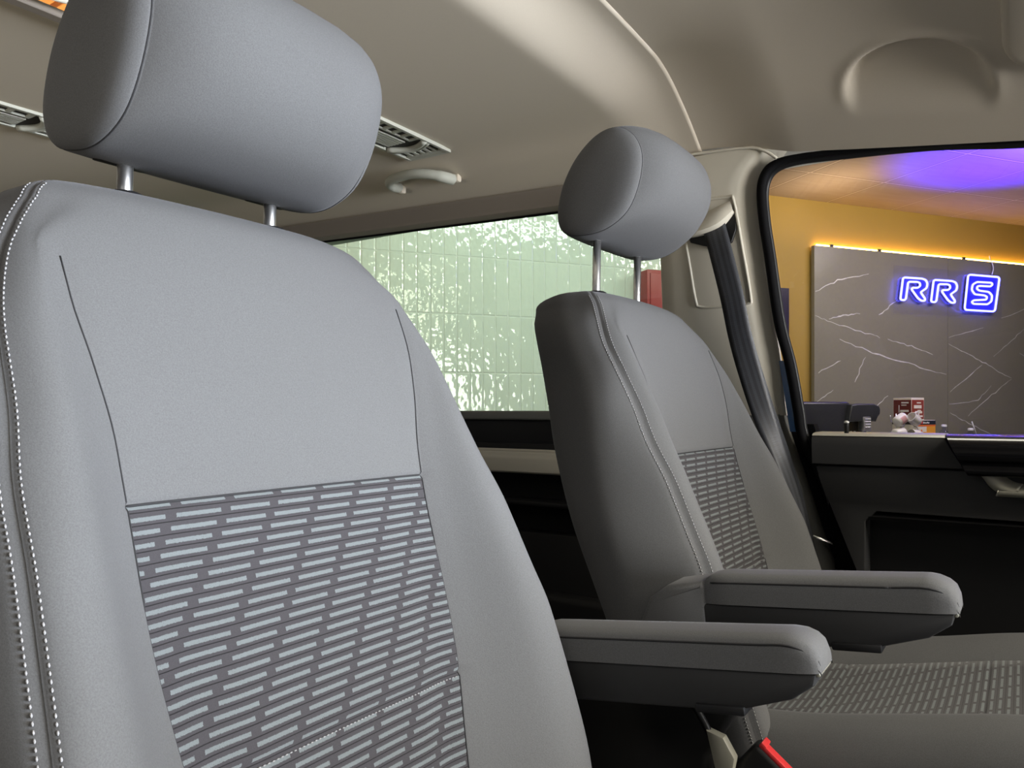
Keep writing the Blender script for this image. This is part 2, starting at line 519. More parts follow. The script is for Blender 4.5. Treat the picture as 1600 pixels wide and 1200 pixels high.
def build_backrest(parent):
    hs = []
    h = -.45
    while h < .150:
        hs.append(round(h, 4)); h += .010
    hs = [x for x in hs if abs(x + .068) > .006 and abs(x + .258) > .006]
    hs += [-.0715, -.068, -.0645, -.2615, -.258, -.2545]
    hs = sorted(hs)
    hs += [.156, .163, .170, .176, .182, .187, .191, .1945, .1975, .1995, .2005]
    V = []; rows = []
    n = None
    front_in = smooth_tab([(.150, 0), (.170, .003), (.182, .010), (.191, .022), (.1975, .042), (.2005, .070)])
    back_in = smooth_tab([(.150, 0), (.170, .003), (.182, .009), (.191, .019), (.1975, .035), (.2005, .055)])
    seamL = []; seamR = []
    for h in hs:
        fl, iP, iS, F = backrest_ring(h)
        if h < .13: tighten(fl, iP, .0034)
        tighten(fl, iS, .0034)
        # groove at the stitched seam, inward
        s = fl[iS]
        nx, ny = -(fl[iS + 1][1] - fl[iS - 1][1]), (fl[iS + 1][0] - fl[iS - 1][0])
        L = math.hypot(nx, ny) or 1
        s[0] += nx / L * (-.0) ; 
        nrm = (-(nx) / L, -(ny) / L)
        # make it point to the inside (towards y = 0, x = -TH/2)
        TH = Tt(h)
        ins = (-s[0], -TH / 2 - s[1])
        if nrm[0] * ins[0] + nrm[1] * ins[1] < 0: nrm = (-nrm[0], -nrm[1])
        s[0] += nrm[0] * .0026; s[1] += nrm[1] * .0026
        fi, bi = front_in(h), back_in(h)
        if fi or bi:
            for p in fl:
                p[1] = p[1] * (TH - fi - bi) / TH - fi
        groove = .0026 if h in (-.068, -.258) else 0
        ring = []
        for j, (y, x) in enumerate(fl):
            g = groove if j <= iP else 0
            ring.append((F + x - g, y, h))
        n = len(ring)
        full = [(x, -y, z) for (x, y, z) in reversed(ring[1:-1])] + ring   # mirrored half + half, opening at the back centre
        # order: -back ... front centre ... +back centre
        rows.append(full)
    rows = [[(x, y, z if z < .15 else .15 + (z - .15) * .85) for x, y, z in r] for r in rows]
    m = len(rows[0])
    cen = n - 2
    for r in rows:
        V += [(x + .45, y, z + ZC) for x, y, z in r]
    nr = len(rows)
    def idx(i, j): return i * m + (j % m)
    Fm = []; Fi = []
    i_top = hs.index(-.068)
    for i in range(nr - 1):
        for j in range(m):
            q = (idx(i, j), idx(i, j + 1), idx(i + 1, j + 1), idx(i + 1, j))
            jc = j - cen
            if i < i_top and -iP <= jc < iP:
                Fi.append(q)
            else:
                Fm.append(q)
    # top ridge: join the two sides of the last ring
    last = nr - 1
    a = V[idx(last, cen)]
    Vt = list(V)
    half = list(range(m))
    Fm.append(tuple(idx(last, j) for j in range(m)))
    Fm.append(tuple(idx(0, j) for j in reversed(range(m))))
    # shell
    used = sorted({v for f in Fm for v in f}); mp = {v: k for k, v in enumerate(used)}
    back = mk('backrest', [V[v] for v in used], [tuple(mp[v] for v in f) for f in Fm], MAT['cloth'], parent)
    # patterned insert with metric UVs: u across, v along the surface downwards
    used = sorted({v for f in Fi for v in f}); mp = {v: k for k, v in enumerate(used)}
    arc = {}
    s = 0
    for i in range(i_top, -1, -1):
        if i < i_top:
            s += math.hypot(rows[i][cen][0] - rows[i + 1][cen][0], rows[i][cen][2] - rows[i + 1][cen][2])
        arc[i] = s
    uv = []
    for v in used:
        i, j = divmod(v, m)
        uv.append((V[v][1], .5 - arc[i]))
    ins = mk('insert_panel', [V[v] for v in used], [tuple(mp[v] for v in f) for f in Fi], MAT['insert'], back, uv=uv)
    ins['label'] = 'charcoal insert woven with rows of pale dashes'
    # stitching: short raised threads both sides of the outer seams, and along the lower cross seam
    def thread(bm, pts, pitch, ln, r, lift):
        P = [Vector(p) for p, _ in pts]; Q = [Vector(q) for _, q in pts]
        acc = 0; nxt = 0
        for a, b, na, nb in zip(P, P[1:], Q, Q[1:]):
            L = (b - a).length
            if L < 1e-7: continue
            while nxt <= acc + L:
                t = (nxt - acc) / L
                c = a.lerp(b, t); nn = na.lerp(nb, t).normalized()
                d = (b - a).normalized()
                side = d.cross(nn).normalized()
                mx = Matrix((( *d, 0), (*side, 0), (*nn, 0), (0, 0, 0, 1))).transposed()
                mx = Matrix.Translation(c + nn * lift) @ mx
                vs = bmesh.ops.create_icosphere(bm, subdivisions=1, radius=1)['verts']
                bmesh.ops.scale(bm, vec=(ln / 2, r, r * .8), verts=vs)
                bmesh.ops.transform(bm, matrix=mx, verts=vs)
                nxt += pitch
            acc += L
    def ring_point(i, j):
        return Vector(V[idx(i, j)])
    def nrm_at(i, j):
        i0, i1 = max(i - 1, 0), min(i + 1, nr - 1)
        a = ring_point(i1, j) - ring_point(i0, j)
        b = ring_point(i, j + 2) - ring_point(i, j - 2)
        nn = b.cross(a)
        if nn.length < 1e-9: return Vector((1, 0, 0))
        nn.normalize()
        c = Vector((ring_point(i, cen).x - .07, 0, ring_point(i, cen).z))
        if nn.dot(ring_point(i, j) - c) < 0: nn = -nn
        return nn
    def along(i, j0, sgn, d):
        """point on ring i at arc distance d from column j0 walking in direction sgn"""
        acc = 0; j = j0
        while True:
            a = ring_point(i, j); b = ring_point(i, j + sgn)
            L = (b - a).length
            if acc + L >= d or abs(j - j0) > 12:
                return a.lerp(b, min(1, (d - acc) / max(L, 1e-9))), nrm_at(i, j + sgn)
            acc += L; j += sgn
    for side in (1, -1):
        bm = bmesh.new()
        for sg in ((1, -1) if side < 0 else (1,)):
            pts = [along(i, cen + side * iS, sg, .0075) for i in range(0, nr - 6)]
            thread(bm, pts, .0046, .0034, .0008, .0005)
        st = bmk('stitching', bm, MAT['stitch'], back)
        st['label'] = 'double row of white stitches along an outer seam'
    for sd in (1, -1):
        bm = bmesh.new()
        add_tube(bm, [ring_point(i, cen + sd * iP) + nrm_at(i, cen + sd * iP) * .0004 for i in range(nr) if hs[i] < .118], .00065, 6)
        bmk('seam', bm, MAT['stitch_dark'], back)
    bm = bmesh.new()
    add_tube(bm, [ring_point(i_top, j) + nrm_at(i_top, j) * .0006 for j in range(cen - iP, cen + iP + 1)], .0011, 6)
    bmk('seam', bm, MAT['stitch_dark'], back)
    i0 = hs.index(-.258)
    bm = bmesh.new()
    pts = [(ring_point(i0 - 1, j), nrm_at(i0 - 1, j)) for j in range(cen - iP + 1, cen + iP)]
    thread(bm, pts, .0042, .0030, .0006, .0008)
    bmk('cross_stitching', bm, MAT['stitch'], back)
    return back

def build_headrest(parent, dz, tilt_deg=0, dy=0):
    """egg profile (x forward, h) of the cushion, its side panels domed, seam rings at both sides"""
    prof = [(-.033, .2865), (-.047, .312), (-.040, .358), (-.018, .400), (.012, .430), (.042, .4435), (.070, .440), (.093, .420), (.1035, .388), (.097, .345), (.078, .308), (.044, .286), (.005, .280)]
    pr = cr([(p[0], p[1], 0) for p in prof], 6, True)
    cx, ch = .030, .360
    ca, sa = math.cos(math.radians(tilt_deg)), math.sin(math.radians(tilt_deg))
    def turn(x, h):
        return (x - .005) * ca + (h - .285) * sa + .005, (h - .285) * ca - (x - .005) * sa + .285
    st = [(-.1405, .25), (-.1400, .46), (-.1388, .64), (-.1370, .78), (-.1345, .885), (-.1310, .950), (-.1280, .979), (-.1265, .989), (-.1250, .984), (-.1235, .995), (-.121, 1.0), (-.117, 1.004), (-.11, 1.008), (-.10, 1.012), (-.085, 1.018), (-.06, 1.025), (-.03, 1.03)]
    full = st + [(0, 1.032)] + [(-y, s) for y, s in reversed(st)]
    V = []; F = []
    n = len(pr)
    for (y, s) in full:
        for p in pr:
            x = (p.x - cx) * s + cx; h = (p.y - ch) * s + ch
            if abs(y) < .1236:
                bl = .042 * (1 - (abs(y) / .1245) ** 4.5)
                dx, dh = p.x - cx, p.y - ch
                L = math.hypot(dx, dh)
                x += bl * (max(0, dx / L) + .15 * min(0, dx / L)); h += bl * .25 * max(0, dh / L)
            # flatten the underside: the cushion's growth goes to the front and top, not down
            if p.y < ch and abs(y) < .1235:
                h = (p.y - ch) * min(s, 1.0 + (s - 1) * .35) + ch
            x, h = turn(x, h)
            V.append((x - .226, y + dy, h + dz + ZC))
    for i in range(len(full) - 1):
        for k in range(n):
            F.append((i * n + k, i * n + (k + 1) % n, (i + 1) * n + (k + 1) % n, (i + 1) * n + k))
    tx, th_ = turn(cx, ch)
    a = len(V); V.append((tx - .226, full[0][0] - .0005 + dy, th_ + dz + ZC)); b = len(V); V.append((tx - .226, full[-1][0] + .0005 + dy, th_ + dz + ZC))
    for k in range(n):
        F.append((a, (k + 1) % n, k)); o = (len(full) - 1) * n; F.append((b, o + k, o + (k + 1) % n))
    hr = mk('headrest', V, F, MAT['cloth'], parent)
    # thin dark seam cord in each groove
    for y in (-.1250, .1250):
        bm = bmesh.new()
        ring = [turn((p.x - cx) * .986 + cx, (p.y - ch) * .986 + ch) for p in pr]
        add_tube(bm, [(q[0] - .226, y + dy, q[1] + dz + ZC) for q in ring], .0009, 6, True)
        bmk('seam', bm, MAT['stitch_dark'], hr)
    for y in (-.08 + dy, .08 + dy):
        bm = bmesh.new()
        add_tube(bm, [(-.226, y, .10 + ZC), (-.226, y, .2 + ZC), (-.224, y, .30 + dz + ZC)], .0068, 14)
        o = bmk('post', bm, MAT['chrome'], hr); o['label'] = 'chrome post'
        bm = bmesh.new()
        add_lathe(bm, [(.017, -.006), (.017, .001), (.013, .003), (.009, .004)], 18, (-.226, y, .1925 + ZC))
        bmk('post_guide', bm, MAT['darker'], hr)
        bm = bmesh.new()
        add_box(bm, (-.226 - .012, y - .024, .2795 + dz + ZC + .0012), (-.226 + .012, y + .024, .2795 + dz + ZC + .005), .003, 2)
        bmk('post_slot', bm, MAT['darker'], hr)
    return hr

def build_cushion(parent):
    xs = [-.47 + i * .012 for i in range(int(.60 / .012) + 1)]
    xs += [-.3265, -.323, -.3195, -.1285, -.125, -.1215]
    xs = sorted(x for x in xs)
    hc = smooth_tab([(-.47, -.430), (-.33, -.416), (-.20, -.390), (-.085, -.366), (.02, -.352), (.06, -.357), (.095, -.378), (.12, -.415), (.13, -.46)])
    hw = smooth_tab([(-.47, .20), (-.43, .235), (-.35, .255), (.05, .258), (.10, .245), (.13, .21)])
    P = .132
    rows = []
    for x in xs:
        b = hc(x); w = hw(x)
        cr_h = .022 * (1 - sst(.03, .12, x))
        half = [(0, -.004), (.05, -.004), (.10, -.002), (P - .0035, 0), (P, -.003), (P + .0035, .001), (.150, .010), (.170, cr_h * .9), (.190, cr_h + .002), (.210, cr_h - .001), (w - .025, cr_h - .012), (w - .010, -.012), (w - .002, -.034), (w, -.060), (w - .002, -.095), (w - .012, -.125), (w - .04, -.140)]
        half = [(y, z) for y, z in half]
        g = .0026 if x in (-.323, -.125) else 0
        ring = [(x, y, max(b + z - (g if y <= P else 0), -.60)) for y, z in half]
        rows.append([(a, -y, z) for a, y, z in reversed(ring[1:])] + ring)
    m = len(rows[0]); cen = m // 2
    V = [(x + .45, y, z + ZC) for r in rows for x, y, z in r]
    Fm = []; Fi = []
    for i in range(len(rows) - 1):
        for j in range(m - 1):
            q = (i * m + j, (i + 1) * m + j, (i + 1) * m + j + 1, i * m + j + 1)
            if -4 <= j - cen < 4 and xs[i] < .05: Fi.append(q)
            else: Fm.append(q)
        Fm.append((i * m, i * m + m - 1, (i + 1) * m + m - 1, (i + 1) * m))
    Fm.append(tuple(range(m))); o = (len(rows) - 1) * m
    Fm.append(tuple(o + j for j in reversed(range(m))))
    used = sorted({v for f in Fm for v in f}); mp = {v: k for k, v in enumerate(used)}
    cu = mk('seat_cushion', [V[v] for v in used], [tuple(mp[v] for v in f) for f in Fm], MAT['cloth'], parent)
    used = sorted({v for f in Fi for v in f}); mp = {v: k for k, v in enumerate(used)}
    ins = mk('insert_panel', [V[v] for v in used], [tuple(mp[v] for v in f) for f in Fi], MAT['insert'], cu, uv=[(V[v][1] + .01, V[v][0]) for v in used])
    ins['label'] = 'charcoal insert woven with rows of pale dashes'
    for s in (1, -1):
        bm = bmesh.new()
        for dz in (-.046, -.058):
            pts = []
            for x in xs:
                if -.30 < x < .06:
                    pts.append((x + .45, s * (hw(x) + .0005), hc(x) + dz + ZC))
            add_tube(bm, pts, .0007, 5)
        bmk('stitching', bm, MAT['greytrim'], cu)
    return cu

def build_base(parent):
    bm = bmesh.new()
    add_box(bm, (.0, -.20, .02), (.46, .20, .30), .02, 2)
    b = bmk('pedestal', bm, MAT['darker'], parent, sharp=40)
    for y in (-.19, .19):
        bm = bmesh.new()
        add_box(bm, (-.06, y - .03, .0), (.54, y + .03, .02), .004, 1)
        bmk('floor_rail', bm, MAT['dark'], parent, sharp=40)
    return b

def build_armrest(parent, side, y0, y1, x_piv, x_nose, z_piv, ang, cover):
    """padded armrest on a plastic shell, hinged on the backrest; local x runs forward from the hinge"""
    L = (x_nose - x_piv) / math.cos(ang)
    mx = Matrix.Translation((x_piv + .45, 0, z_piv + ZC)) @ Matrix.Rotation(-ang, 4, 'Y')
    w = y1 - y0; yc = (y0 + y1) / 2
    # pad: closed rings along x, rounded nose and tail
    V = []; F = []
    st = [0, .004, .010, .02, .035, .07, .12, .18, .24, .27, L - .030, L - .018, L - .009, L - .003, L]
    st = sorted(s for s in set(st) if s <= L and not (L - .045 < s < L - .031))
    sec = []
    prof = [(-1, -.034), (-1.0, -.018), (-1, -.012), (-.94, -.0045), (-.80, -.0008), (-.4, .0004), (0, .0008), (.4, .0004), (.80, -.0008), (.94, -.0045), (1, -.012), (1, -.018), (1, -.034)]
    for s in st:
        a = 1.0
        if s < .035: a = math.sqrt(max(0, 1 - ((.035 - s) / .035) ** 2)) * .25 + .75
        drop = 0
        if s > L - .030:
            q = (s - (L - .030)) / .030
            drop = .020 * (1 - math.sqrt(max(0, 1 - q * q)))
            a = 1 - .22 * (1 - math.sqrt(max(0, 1 - q * q)))
        if s < .02:
            q = (.02 - s) / .02
            drop = .012 * (1 - math.sqrt(max(0, 1 - q * q)))
        sec.append([(s, yc + p[0] * w / 2 * a, p[1] * (1) - (drop if p[1] > -.03 else 0)) for p in prof])
    n = len(prof)
    for r in sec: V += r
    for i in range(len(sec) - 1):
        for k in range(n):
            F.append((i * n + k, i * n + (k + 1) % n, (i + 1) * n + (k + 1) % n, (i + 1) * n + k))
    F.append(tuple(reversed(range(n)))); o = (len(sec) - 1) * n; F.append(tuple(o + k for k in range(n)))
    V = [tuple(mx @ Vector(v)) for v in V]
    me = bpy.data.meshes.new('armrest'); me.from_pydata(V, [], F); me.update()
    bm = bmesh.new(); bm.from_mesh(me)
    arm = bmk('armrest', bm, MAT['cloth'], parent, sharp=50)
    # piping along the two upper edges
    bm = bmesh.new()
    for sg in (-1, 1):
        pts = [mx @ Vector((s, yc + sg * w / 2 * .985, -.0085)) for s in (.012, .06, .12, .2, L - .06, L - .025)] + [mx @ Vector((L - .004, yc + sg * w / 2 * .80, -.020))] + [mx @ Vector((L - .0008, yc + sg * w / 2 * .72, -.033))]
        add_tube(bm, cr(pts, 4), .0011, 6)
    bmk('piping', bm, MAT['stitch_dark'], arm)
    # plastic shell underneath, deeper at the hinge, with a chamfered nose
    bm = bmesh.new()
    pl = [(-.01, -.034), (L - .004, -.034), (L - .008, -.046), (L - .03, -.060), (L - .075, -.072), (L - .11, -.076), (.02, -.078), (-.01, -.070)]
    add_prism(bm, pl, y0 + .003, y1 - .003, 1, .004, 2, mx)
    sh = bmk('armrest_shell', bm, MAT['dark'], arm, sharp=35)
    sh['label'] = 'black plastic underside'
    bm = bmesh.new()
    add_box(bm, (L - .125, y0 - .0005, -.078), (L - .075, y1 + .0005, -.069), .002, 2, mx)
    bmk('adjuster_tab', bm, MAT['darker'], arm, sharp=35)
    bm = bmesh.new()
    add_box(bm, (L - .006, y0 + .006, -.038), (L - .0015, y1 - .006, -.033), .001, 1, mx)
    bmk('nose_strip', bm, MAT['pewter'], arm)
    # hinge cover at the backrest
    if cover:
        bm = bmesh.new()
        pc = [(-.085, -.060), (-.070, -.030), (-.045, -.014), (0, -.008), (.004, -.012), (.004, -.075), (-.06, -.090)]
        add_prism(bm, pc, y0 + .002, y1 + .010, 1, .007, 3, mx)
        bmk('hinge_cover', bm, MAT['cloth'], arm, sharp=35)
    return arm

NEAR = (-.45, .455, 0)
FAR = (-.365, 1.218, 0)
near = thing('front_seat', 'large charcoal cloth seat nearest the camera, its headrest pushed down onto the backrest', 'car seat', NEAR, 'front seats of the van')
b0 = build_backrest(near)
build_headrest(near, -.060, 9, .008)
c0 = build_cushion(near)
p0 = build_base(near)
far = thing('front_seat', 'charcoal cloth seat on the far side beside the door, headrest raised high on chrome posts', 'car seat', FAR, 'front seats of the van')
def copy_tree(o, parent):
    c = o.copy(); C.objects.link(c); c.parent = parent
    for ch in list(o.children):
        copy_tree(ch, c)
    return c
copy_tree(b0, far); copy_tree(c0, far)
for ch in [x for x in near.children if x.name.split('.')[0] in ('pedestal', 'floor_rail')]:
    copy_tree(ch, far)
build_headrest(far, 0)
# inner armrests: the near seat's on its +Y side, the far seat's on its -Y side
build_armrest(near, 1, .742 - .455, .802 - .455, -.480, -.160, -.2515, math.radians(7.4), False)
build_armrest(far, -1, .886 - 1.218, .945 - 1.218, -.322 - .085, -.057 - .085, -.1975, math.radians(5.6), True)

# seat belt buckle and recline lever on the inner side of the far seat
def far_local(x, y, h): return Vector((x - FAR[0], y - FAR[1], h + ZC))
bm = bmesh.new()
ang = math.radians(38)
mxb = Matrix.Translation(far_local(-.235, .925, -.415)) @ Matrix.Rotation(ang, 4, 'Y')
add_box(bm, (-.036, -.013, -.075), (.036, .013, .0), .007, 3, mxb)
bk = bmk('belt_buckle', bm, MAT['darker'], far, sharp=40)
bm = bmesh.new()
add_box(bm, (-.032, -.0105, -.003), (.032, .004, .004), .0025, 2, mxb)
add_box(bm, (-.032, -.0105, -.001), (-.024, .0105, .005), .002, 2, mxb)
add_box(bm, (.024, -.0105, -.001), (.032, .0105, .005), .002, 2, mxb)
o = bmk('release_button', bm, MAT['red'], bk, sharp=40); o['label'] = 'red release button'
bm = bmesh.new()
add_prism(bm, [(x - FAR[0], h + ZC) for x, h in [(-.54, -.31), (-.43, -.292), (-.315, -.305), (-.290, -.325), (-.286, -.350), (-.300, -.385), (-.325, -.43), (-.330, -.52), (-.330, -.80), (-.54, -.80)]], .922 - FAR[1], .955 - FAR[1], 1, .008, 3)
bmk('side_shield', bm, MAT['darker'], far, sharp=35)
bm = bmesh.new()
add_tube(bm, cr([far_local(-.38, .90, -.30), far_local(-.352, .90, -.335), far_local(-.325, .90, -.372), far_local(-.312, .90, -.395)], 5), .0045, 8)
lv = bmk('recline_lever', bm, MAT['darker'], far)
bm = bmesh.new()
add_prism(bm, [(-.318 - FAR[0], -.383 + ZC), (-.296 - FAR[0], -.388 + ZC), (-.282 - FAR[0], -.41 + ZC), (-.290 - FAR[0], -.455 + ZC), (-.300 - FAR[0], -.455 + ZC)], .893 - FAR[1], .908 - FAR[1], 1, .004, 2)
o = bmk('lever_tip', bm, MAT['pewter'], lv, sharp=40); o['label'] = 'grey metal lever tip'

# ------------------------------------------------------------------ van shell
YM = .843                      # centre line of the van
# headliner behind the front seats
G = smooth_tab([(.0, .604), (.457, .602), (.537, .598), (.587, .588), (.627, .568), (.687, .541), (.742, .513), (.752, .497)])
Ecurve = smooth_tab([(.0, .657), (.246, .650), (.46, .641), (.515, .629), (.614, .585), (.687, .541), (.722, .518), (.752, .497)])
def tilt(x):
    return .034 * (min(2.4, max(.66, -x)) - .93)
def rear_h(x, y):
    k = sst(-.700, -.575, x)
    d = abs(y - YM)
    return (G(d) + tilt(x) * sst(.40, .74, d)) * (1 - k) + Ecurve(d) * k
HX0, HX1, HY0, HY1 = -1.225, -.90, .27, .70     # roof window opening
xs = sorted(set([-3.1, -2.8, -2.5, -2.2, -1.9, -1.8, -1.7, -1.6, -1.5, -1.4, -1.3, HX0, -1.15, -1.1, -1.05, -1.0, -.95, HX1, -.85, -.8, -.76, -.73] + [-.715 + .0125 * i for i in range(12)] + [-.5625, -.56]))
ys = [YM - .752 + .0188 * i for i in range(81)]
ys = sorted(set([round(y, 4) for y in ys if min(abs(y - HY0), abs(y - HY1)) > .008] + [HY0, HY1]))
V = []; F = []
for x in xs:
    for y in ys:
        V.append((x, y, rear_h(x, y) + ZC))
# return lip at the front edge of the rear headliner
for y in ys:
    V.append((-.556, y, rear_h(-.56, y) + .004 + ZC))
for y in ys:
    V.append((-.560, y, rear_h(-.56, y) + .016 + ZC))
ny = len(ys)
for i in range(len(xs) + 1):
    for j in range(ny - 1):
        if i < len(xs) - 1:
            xm = (xs[i] + xs[i + 1]) / 2; ym = (ys[j] + ys[j + 1]) / 2
            if HX0 < xm < HX1 and HY0 < ym < HY1: continue
        F.append((i * ny + j, i * ny + j + 1, (i + 1) * ny + j + 1, (i + 1) * ny + j))
struct(mk('ceiling', V, F, MAT['headliner']), 'beige grey felt roof lining above the rear of the van', 'headliner')

# headliner above the front seats, with the scooped recess over the door
def front_h(x, y):
    d = abs(y - YM)
    yend = .687 - .05 * sst(-.5, .6, x)
    hend = min(.455 - .146 * x, .528)
    hc = .648 - .045 * sst(-.45, .25, x) - .05 * max(0, x - .05)
    q = max(0, (d - .16) / (yend - .16))
    h = hend + (hc - hend) * (1 - q ** 3)
    k = sst(-.56, -.36, x)
    h = (Ecurve(d) + .004) * (1 - k) + h * k
    if y > YM:
        ex, ey = (x + .150) / .108, (y - 1.452) / .098
        r = math.hypot(ex, ey)
        m = 1 - sst(.86, 1.06, r)
        fade = 1 - sst(1.40, 1.485, y)
        h += .024 * m * fade
        rim = math.exp(-((r - 1.08) / .10) ** 2) * fade
        h -= .003 * rim
    return h
xs = [-.557 + .0065 * i for i in range(100)] + [.11 + .03 * i for i in range(18)]
V = []; F = []
nyf = 150
for x in xs:
    yend = .687 - .05 * sst(-.5, .6, x) + .012
    for j in range(nyf + 41):
        y = YM + yend * (j / nyf) if j <= nyf else YM - yend * ((j - nyf) / 40)
        if j <= nyf: y = YM + yend * (j / nyf)
        V.append((x, y, front_h(x, y) + ZC))
row = nyf + 41
for i in range(len(xs) - 1):
    for j in range(row - 1):
        if j == nyf:
            F.append((i * row, (i + 1) * row, (i + 1) * row + nyf + 1, i * row + nyf + 1)); continue
        F.append((i * row + j, (i + 1) * row + j, (i + 1) * row + j + 1, i * row + j + 1))
struct(mk('ceiling', V, F, MAT['headliner']), 'beige grey felt roof lining above the front seats, with a scooped grip recess', 'headliner')

# sun visor folded up under the roof lining
def rrect(x0, x1, y0, y1, r, n=8):
    out = []
    for cx, cy, a0 in ((x1 - r, y1 - r, 0), (x0 + r, y1 - r, 90), (x0 + r, y0 + r, 180), (x1 - r, y0 + r, 270)):
        for k in range(n + 1):
            a = math.radians(a0 + 90 * k / n)
            out.append((cx + r * math.cos(a), cy + r * math.sin(a)))
    return out
def patch(name, outline_scales, hfun, x0, x1, y0, y1, r, mat):
    V = []; F = []; n = None
    cx, cy = (x0 + x1) / 2, (y0 + y1) / 2
    for inset, off in outline_scales:
        o = rrect(x0 + inset, x1 - inset, y0 + inset, y1 - inset, max(r - inset, .004))
        n = len(o)
        for p in o: V.append((p[0], p[1], hfun(*p) - off + ZC))
    for i in range(len(outline_scales) - 1):
        for k in range(n):
            F.append((i * n + k, i * n + (k + 1) % n, (i + 1) * n + (k + 1) % n, (i + 1) * n + k))
    o = (len(outline_scales) - 1) * n
    c = len(V); V.append((cx, cy, hfun(cx, cy) - outline_scales[-1][1] + ZC))
    for k in range(n): F.append((o + k, o + (k + 1) % n, c))
    return mk(name, V, F, mat)
def vis_h(x, y):
    return min(front_h(x, y), front_h(x, y) * .5 + .5 * (.560 + (1.20 - y) * .25))
o = patch('sun_visor', [(.004, .0015), (0, .006), (0, .012), (.004, .017), (.012, .019), (.05, .020), (.09, .020)], front_h, -.028, .20, .98, 1.415, .055, MAT['headliner'])
tag(o, 'beige sun visor folded up against the front roof lining', 'sun visor')

# roof window in the rear headliner
rw = bpy.data.objects.new('window_2', None); C.objects.link(rw); struct(rw, 'small framed roof window showing orange wood above', 'roof window')
bm = bmesh.new()
for lo, hi in (((HX0 - .012, HY0 - .012, .594), (HX0 + .012, HY1 + .012, .607)), ((HX1 - .012, HY0 - .012, .594), (HX1 + .012, HY1 + .012, .607)), ((HX0, HY0 - .012, .594), (HX1, HY0 + .012, .607)), ((HX0, HY1 - .012, .594), (HX1, HY1 + .012, .607))):
    add_box(bm, (lo[0], lo[1], lo[2] + ZC), (hi[0], hi[1], hi[2] + ZC), .003, 1)
bmk('window_frame', bm, MAT['header'], rw, sharp=40)
bm = bmesh.new()
add_box(bm, (HX0, HY0, .602 + ZC), (HX1, HY1, .606 + ZC))
bmk('window_glass', bm, MAT['glass'], rw, smooth=False)
bm = bmesh.new()
add_tube(bm, cr([(-1.20, .30, .598 + ZC), (-1.195, .46, .598 + ZC), (-1.165, .58, .598 + ZC), (-1.10, .68, .598 + ZC)], 6), .004, 8)  # cream reflection line in the glass, modelled as a tube
bmk('reflection_arc', bm, MAT['trim'], rw)

# outer roof skin so that the lining stays in shade
V = []; F = []
yy = [YM - .80 + .02 * i for i in range(81)]
xx = sorted([-3.2, HX0 - .45, HX1 + .02, -.5, .7])
for x in xx:
    for y in yy:
        d = abs(y - YM)
        V.append((x, y, (.70 - .20 * max(0, (d - .45) / .35) ** 2.2 if d > .45 else .70) + ZC))
for i in range(len(xx) - 1):
    for j in range(len(yy) - 1):
        if xx[i] == HX0 - .45 and HY0 - .02 < yy[j] < HY1 + .30: continue
        F.append((i * 81 + j, i * 81 + j + 1, (i + 1) * 81 + j + 1, (i + 1) * 81 + j))
struct(mk('roof_skin', V, F, MAT['white']))

# floor and lower side walls of the van
bm = bmesh.new(); add_box(bm, (-3.1, .04, -.03), (1.0, 1.70, 0.0))
struct(bmk('floor', bm, MAT['carpet'], smooth=False), 'dark carpeted van floor', 'floor')
bm = bmesh.new()
add_box(bm, (-3.1, 1.64, -.02), (-.40, 1.70, -.10 + ZC))
add_box(bm, (-3.1, 1.60, .0), (-.62, 1.64, -.30 + ZC), .008, 2)
add_box(bm, (-3.1, 1.575, -.235 + ZC), (-.62, 1.64, -.222 + ZC), .004, 2)
add_box(bm, (-3.1, 1.57, .0), (-.75, 1.64, -.44 + ZC), .02, 3)
struct(bmk('wall_left', bm, MAT['darker'], sharp=40), 'black lower side wall behind the far seat', 'side wall')
bm = bmesh.new()
add_box(bm, (-3.1, .02, -.02), (-.95, .07, -.02 + ZC))
struct(bmk('wall_right', bm, MAT['darker'], smooth=False))
bm = bmesh.new()
add_box(bm, (-3.16, .02, -.02), (-3.1, 1.70, .66 + ZC))
struct(bmk('wall_rear', bm, MAT['header'], smooth=False))

# rear side window with its header, rubber sill, black band and beige ledge
w1 = bpy.data.objects.new('window_1', None); C.objects.link(w1); struct(w1, 'long tinted side window behind the far seat', 'van window')
bm = bmesh.new()
add_box(bm, (-3.1, 1.632, -.005 + ZC), (-.645, 1.636, .52 + ZC))
bmk('window_glass', bm, MAT['glass_green'], w1, smooth=False)
V = []; F = []
sec = [(1.556, .523), (1.560, .5165), (1.586, .496), (1.590, .488), (1.600, .484), (1.640, .484), (1.66, .53)]
for x in (-3.1, -2.4, -.64):
    dz = tilt(x)
    for y, h in sec: V.append((x, y, h + dz + ZC))
for i in range(2):
    for j in range(len(sec) - 1):
        a = i * len(sec) + j; F.append((a, a + 1, a + len(sec) + 1, a + len(sec)))
o = mk('window_header', V, F, MAT['header'], w1)
o.data.set_sharp_from_angle(angle=math.radians(35))
bm = bmesh.new()
add_tube(bm, [(x, 1.628, .4825 + tilt(x) + ZC) for x in (-3.1, -2.4, -.66)], .0035, 8)
bmk('header_seal', bm, MAT['rubber'], w1, sharp=40)
bm = bmesh.new()
add_box(bm, (-3.1, 1.606, -.026 + ZC), (-.64, 1.640, -.003 + ZC), .006, 3)
bmk('sill_seal', bm, MAT['greytrim'], w1, sharp=40)
bm = bmesh.new()
add_box(bm, (-3.1, 1.618, -.115 + ZC), (-.64, 1.640, -.024 + ZC), .004, 2)
add_box(bm, (-3.1, 1.606, -.110 + ZC), (-.64, 1.640, -.084 + ZC), .006, 2)
bmk('black_band', bm, MAT['darker'], w1, sharp=40)
bm = bmesh.new()
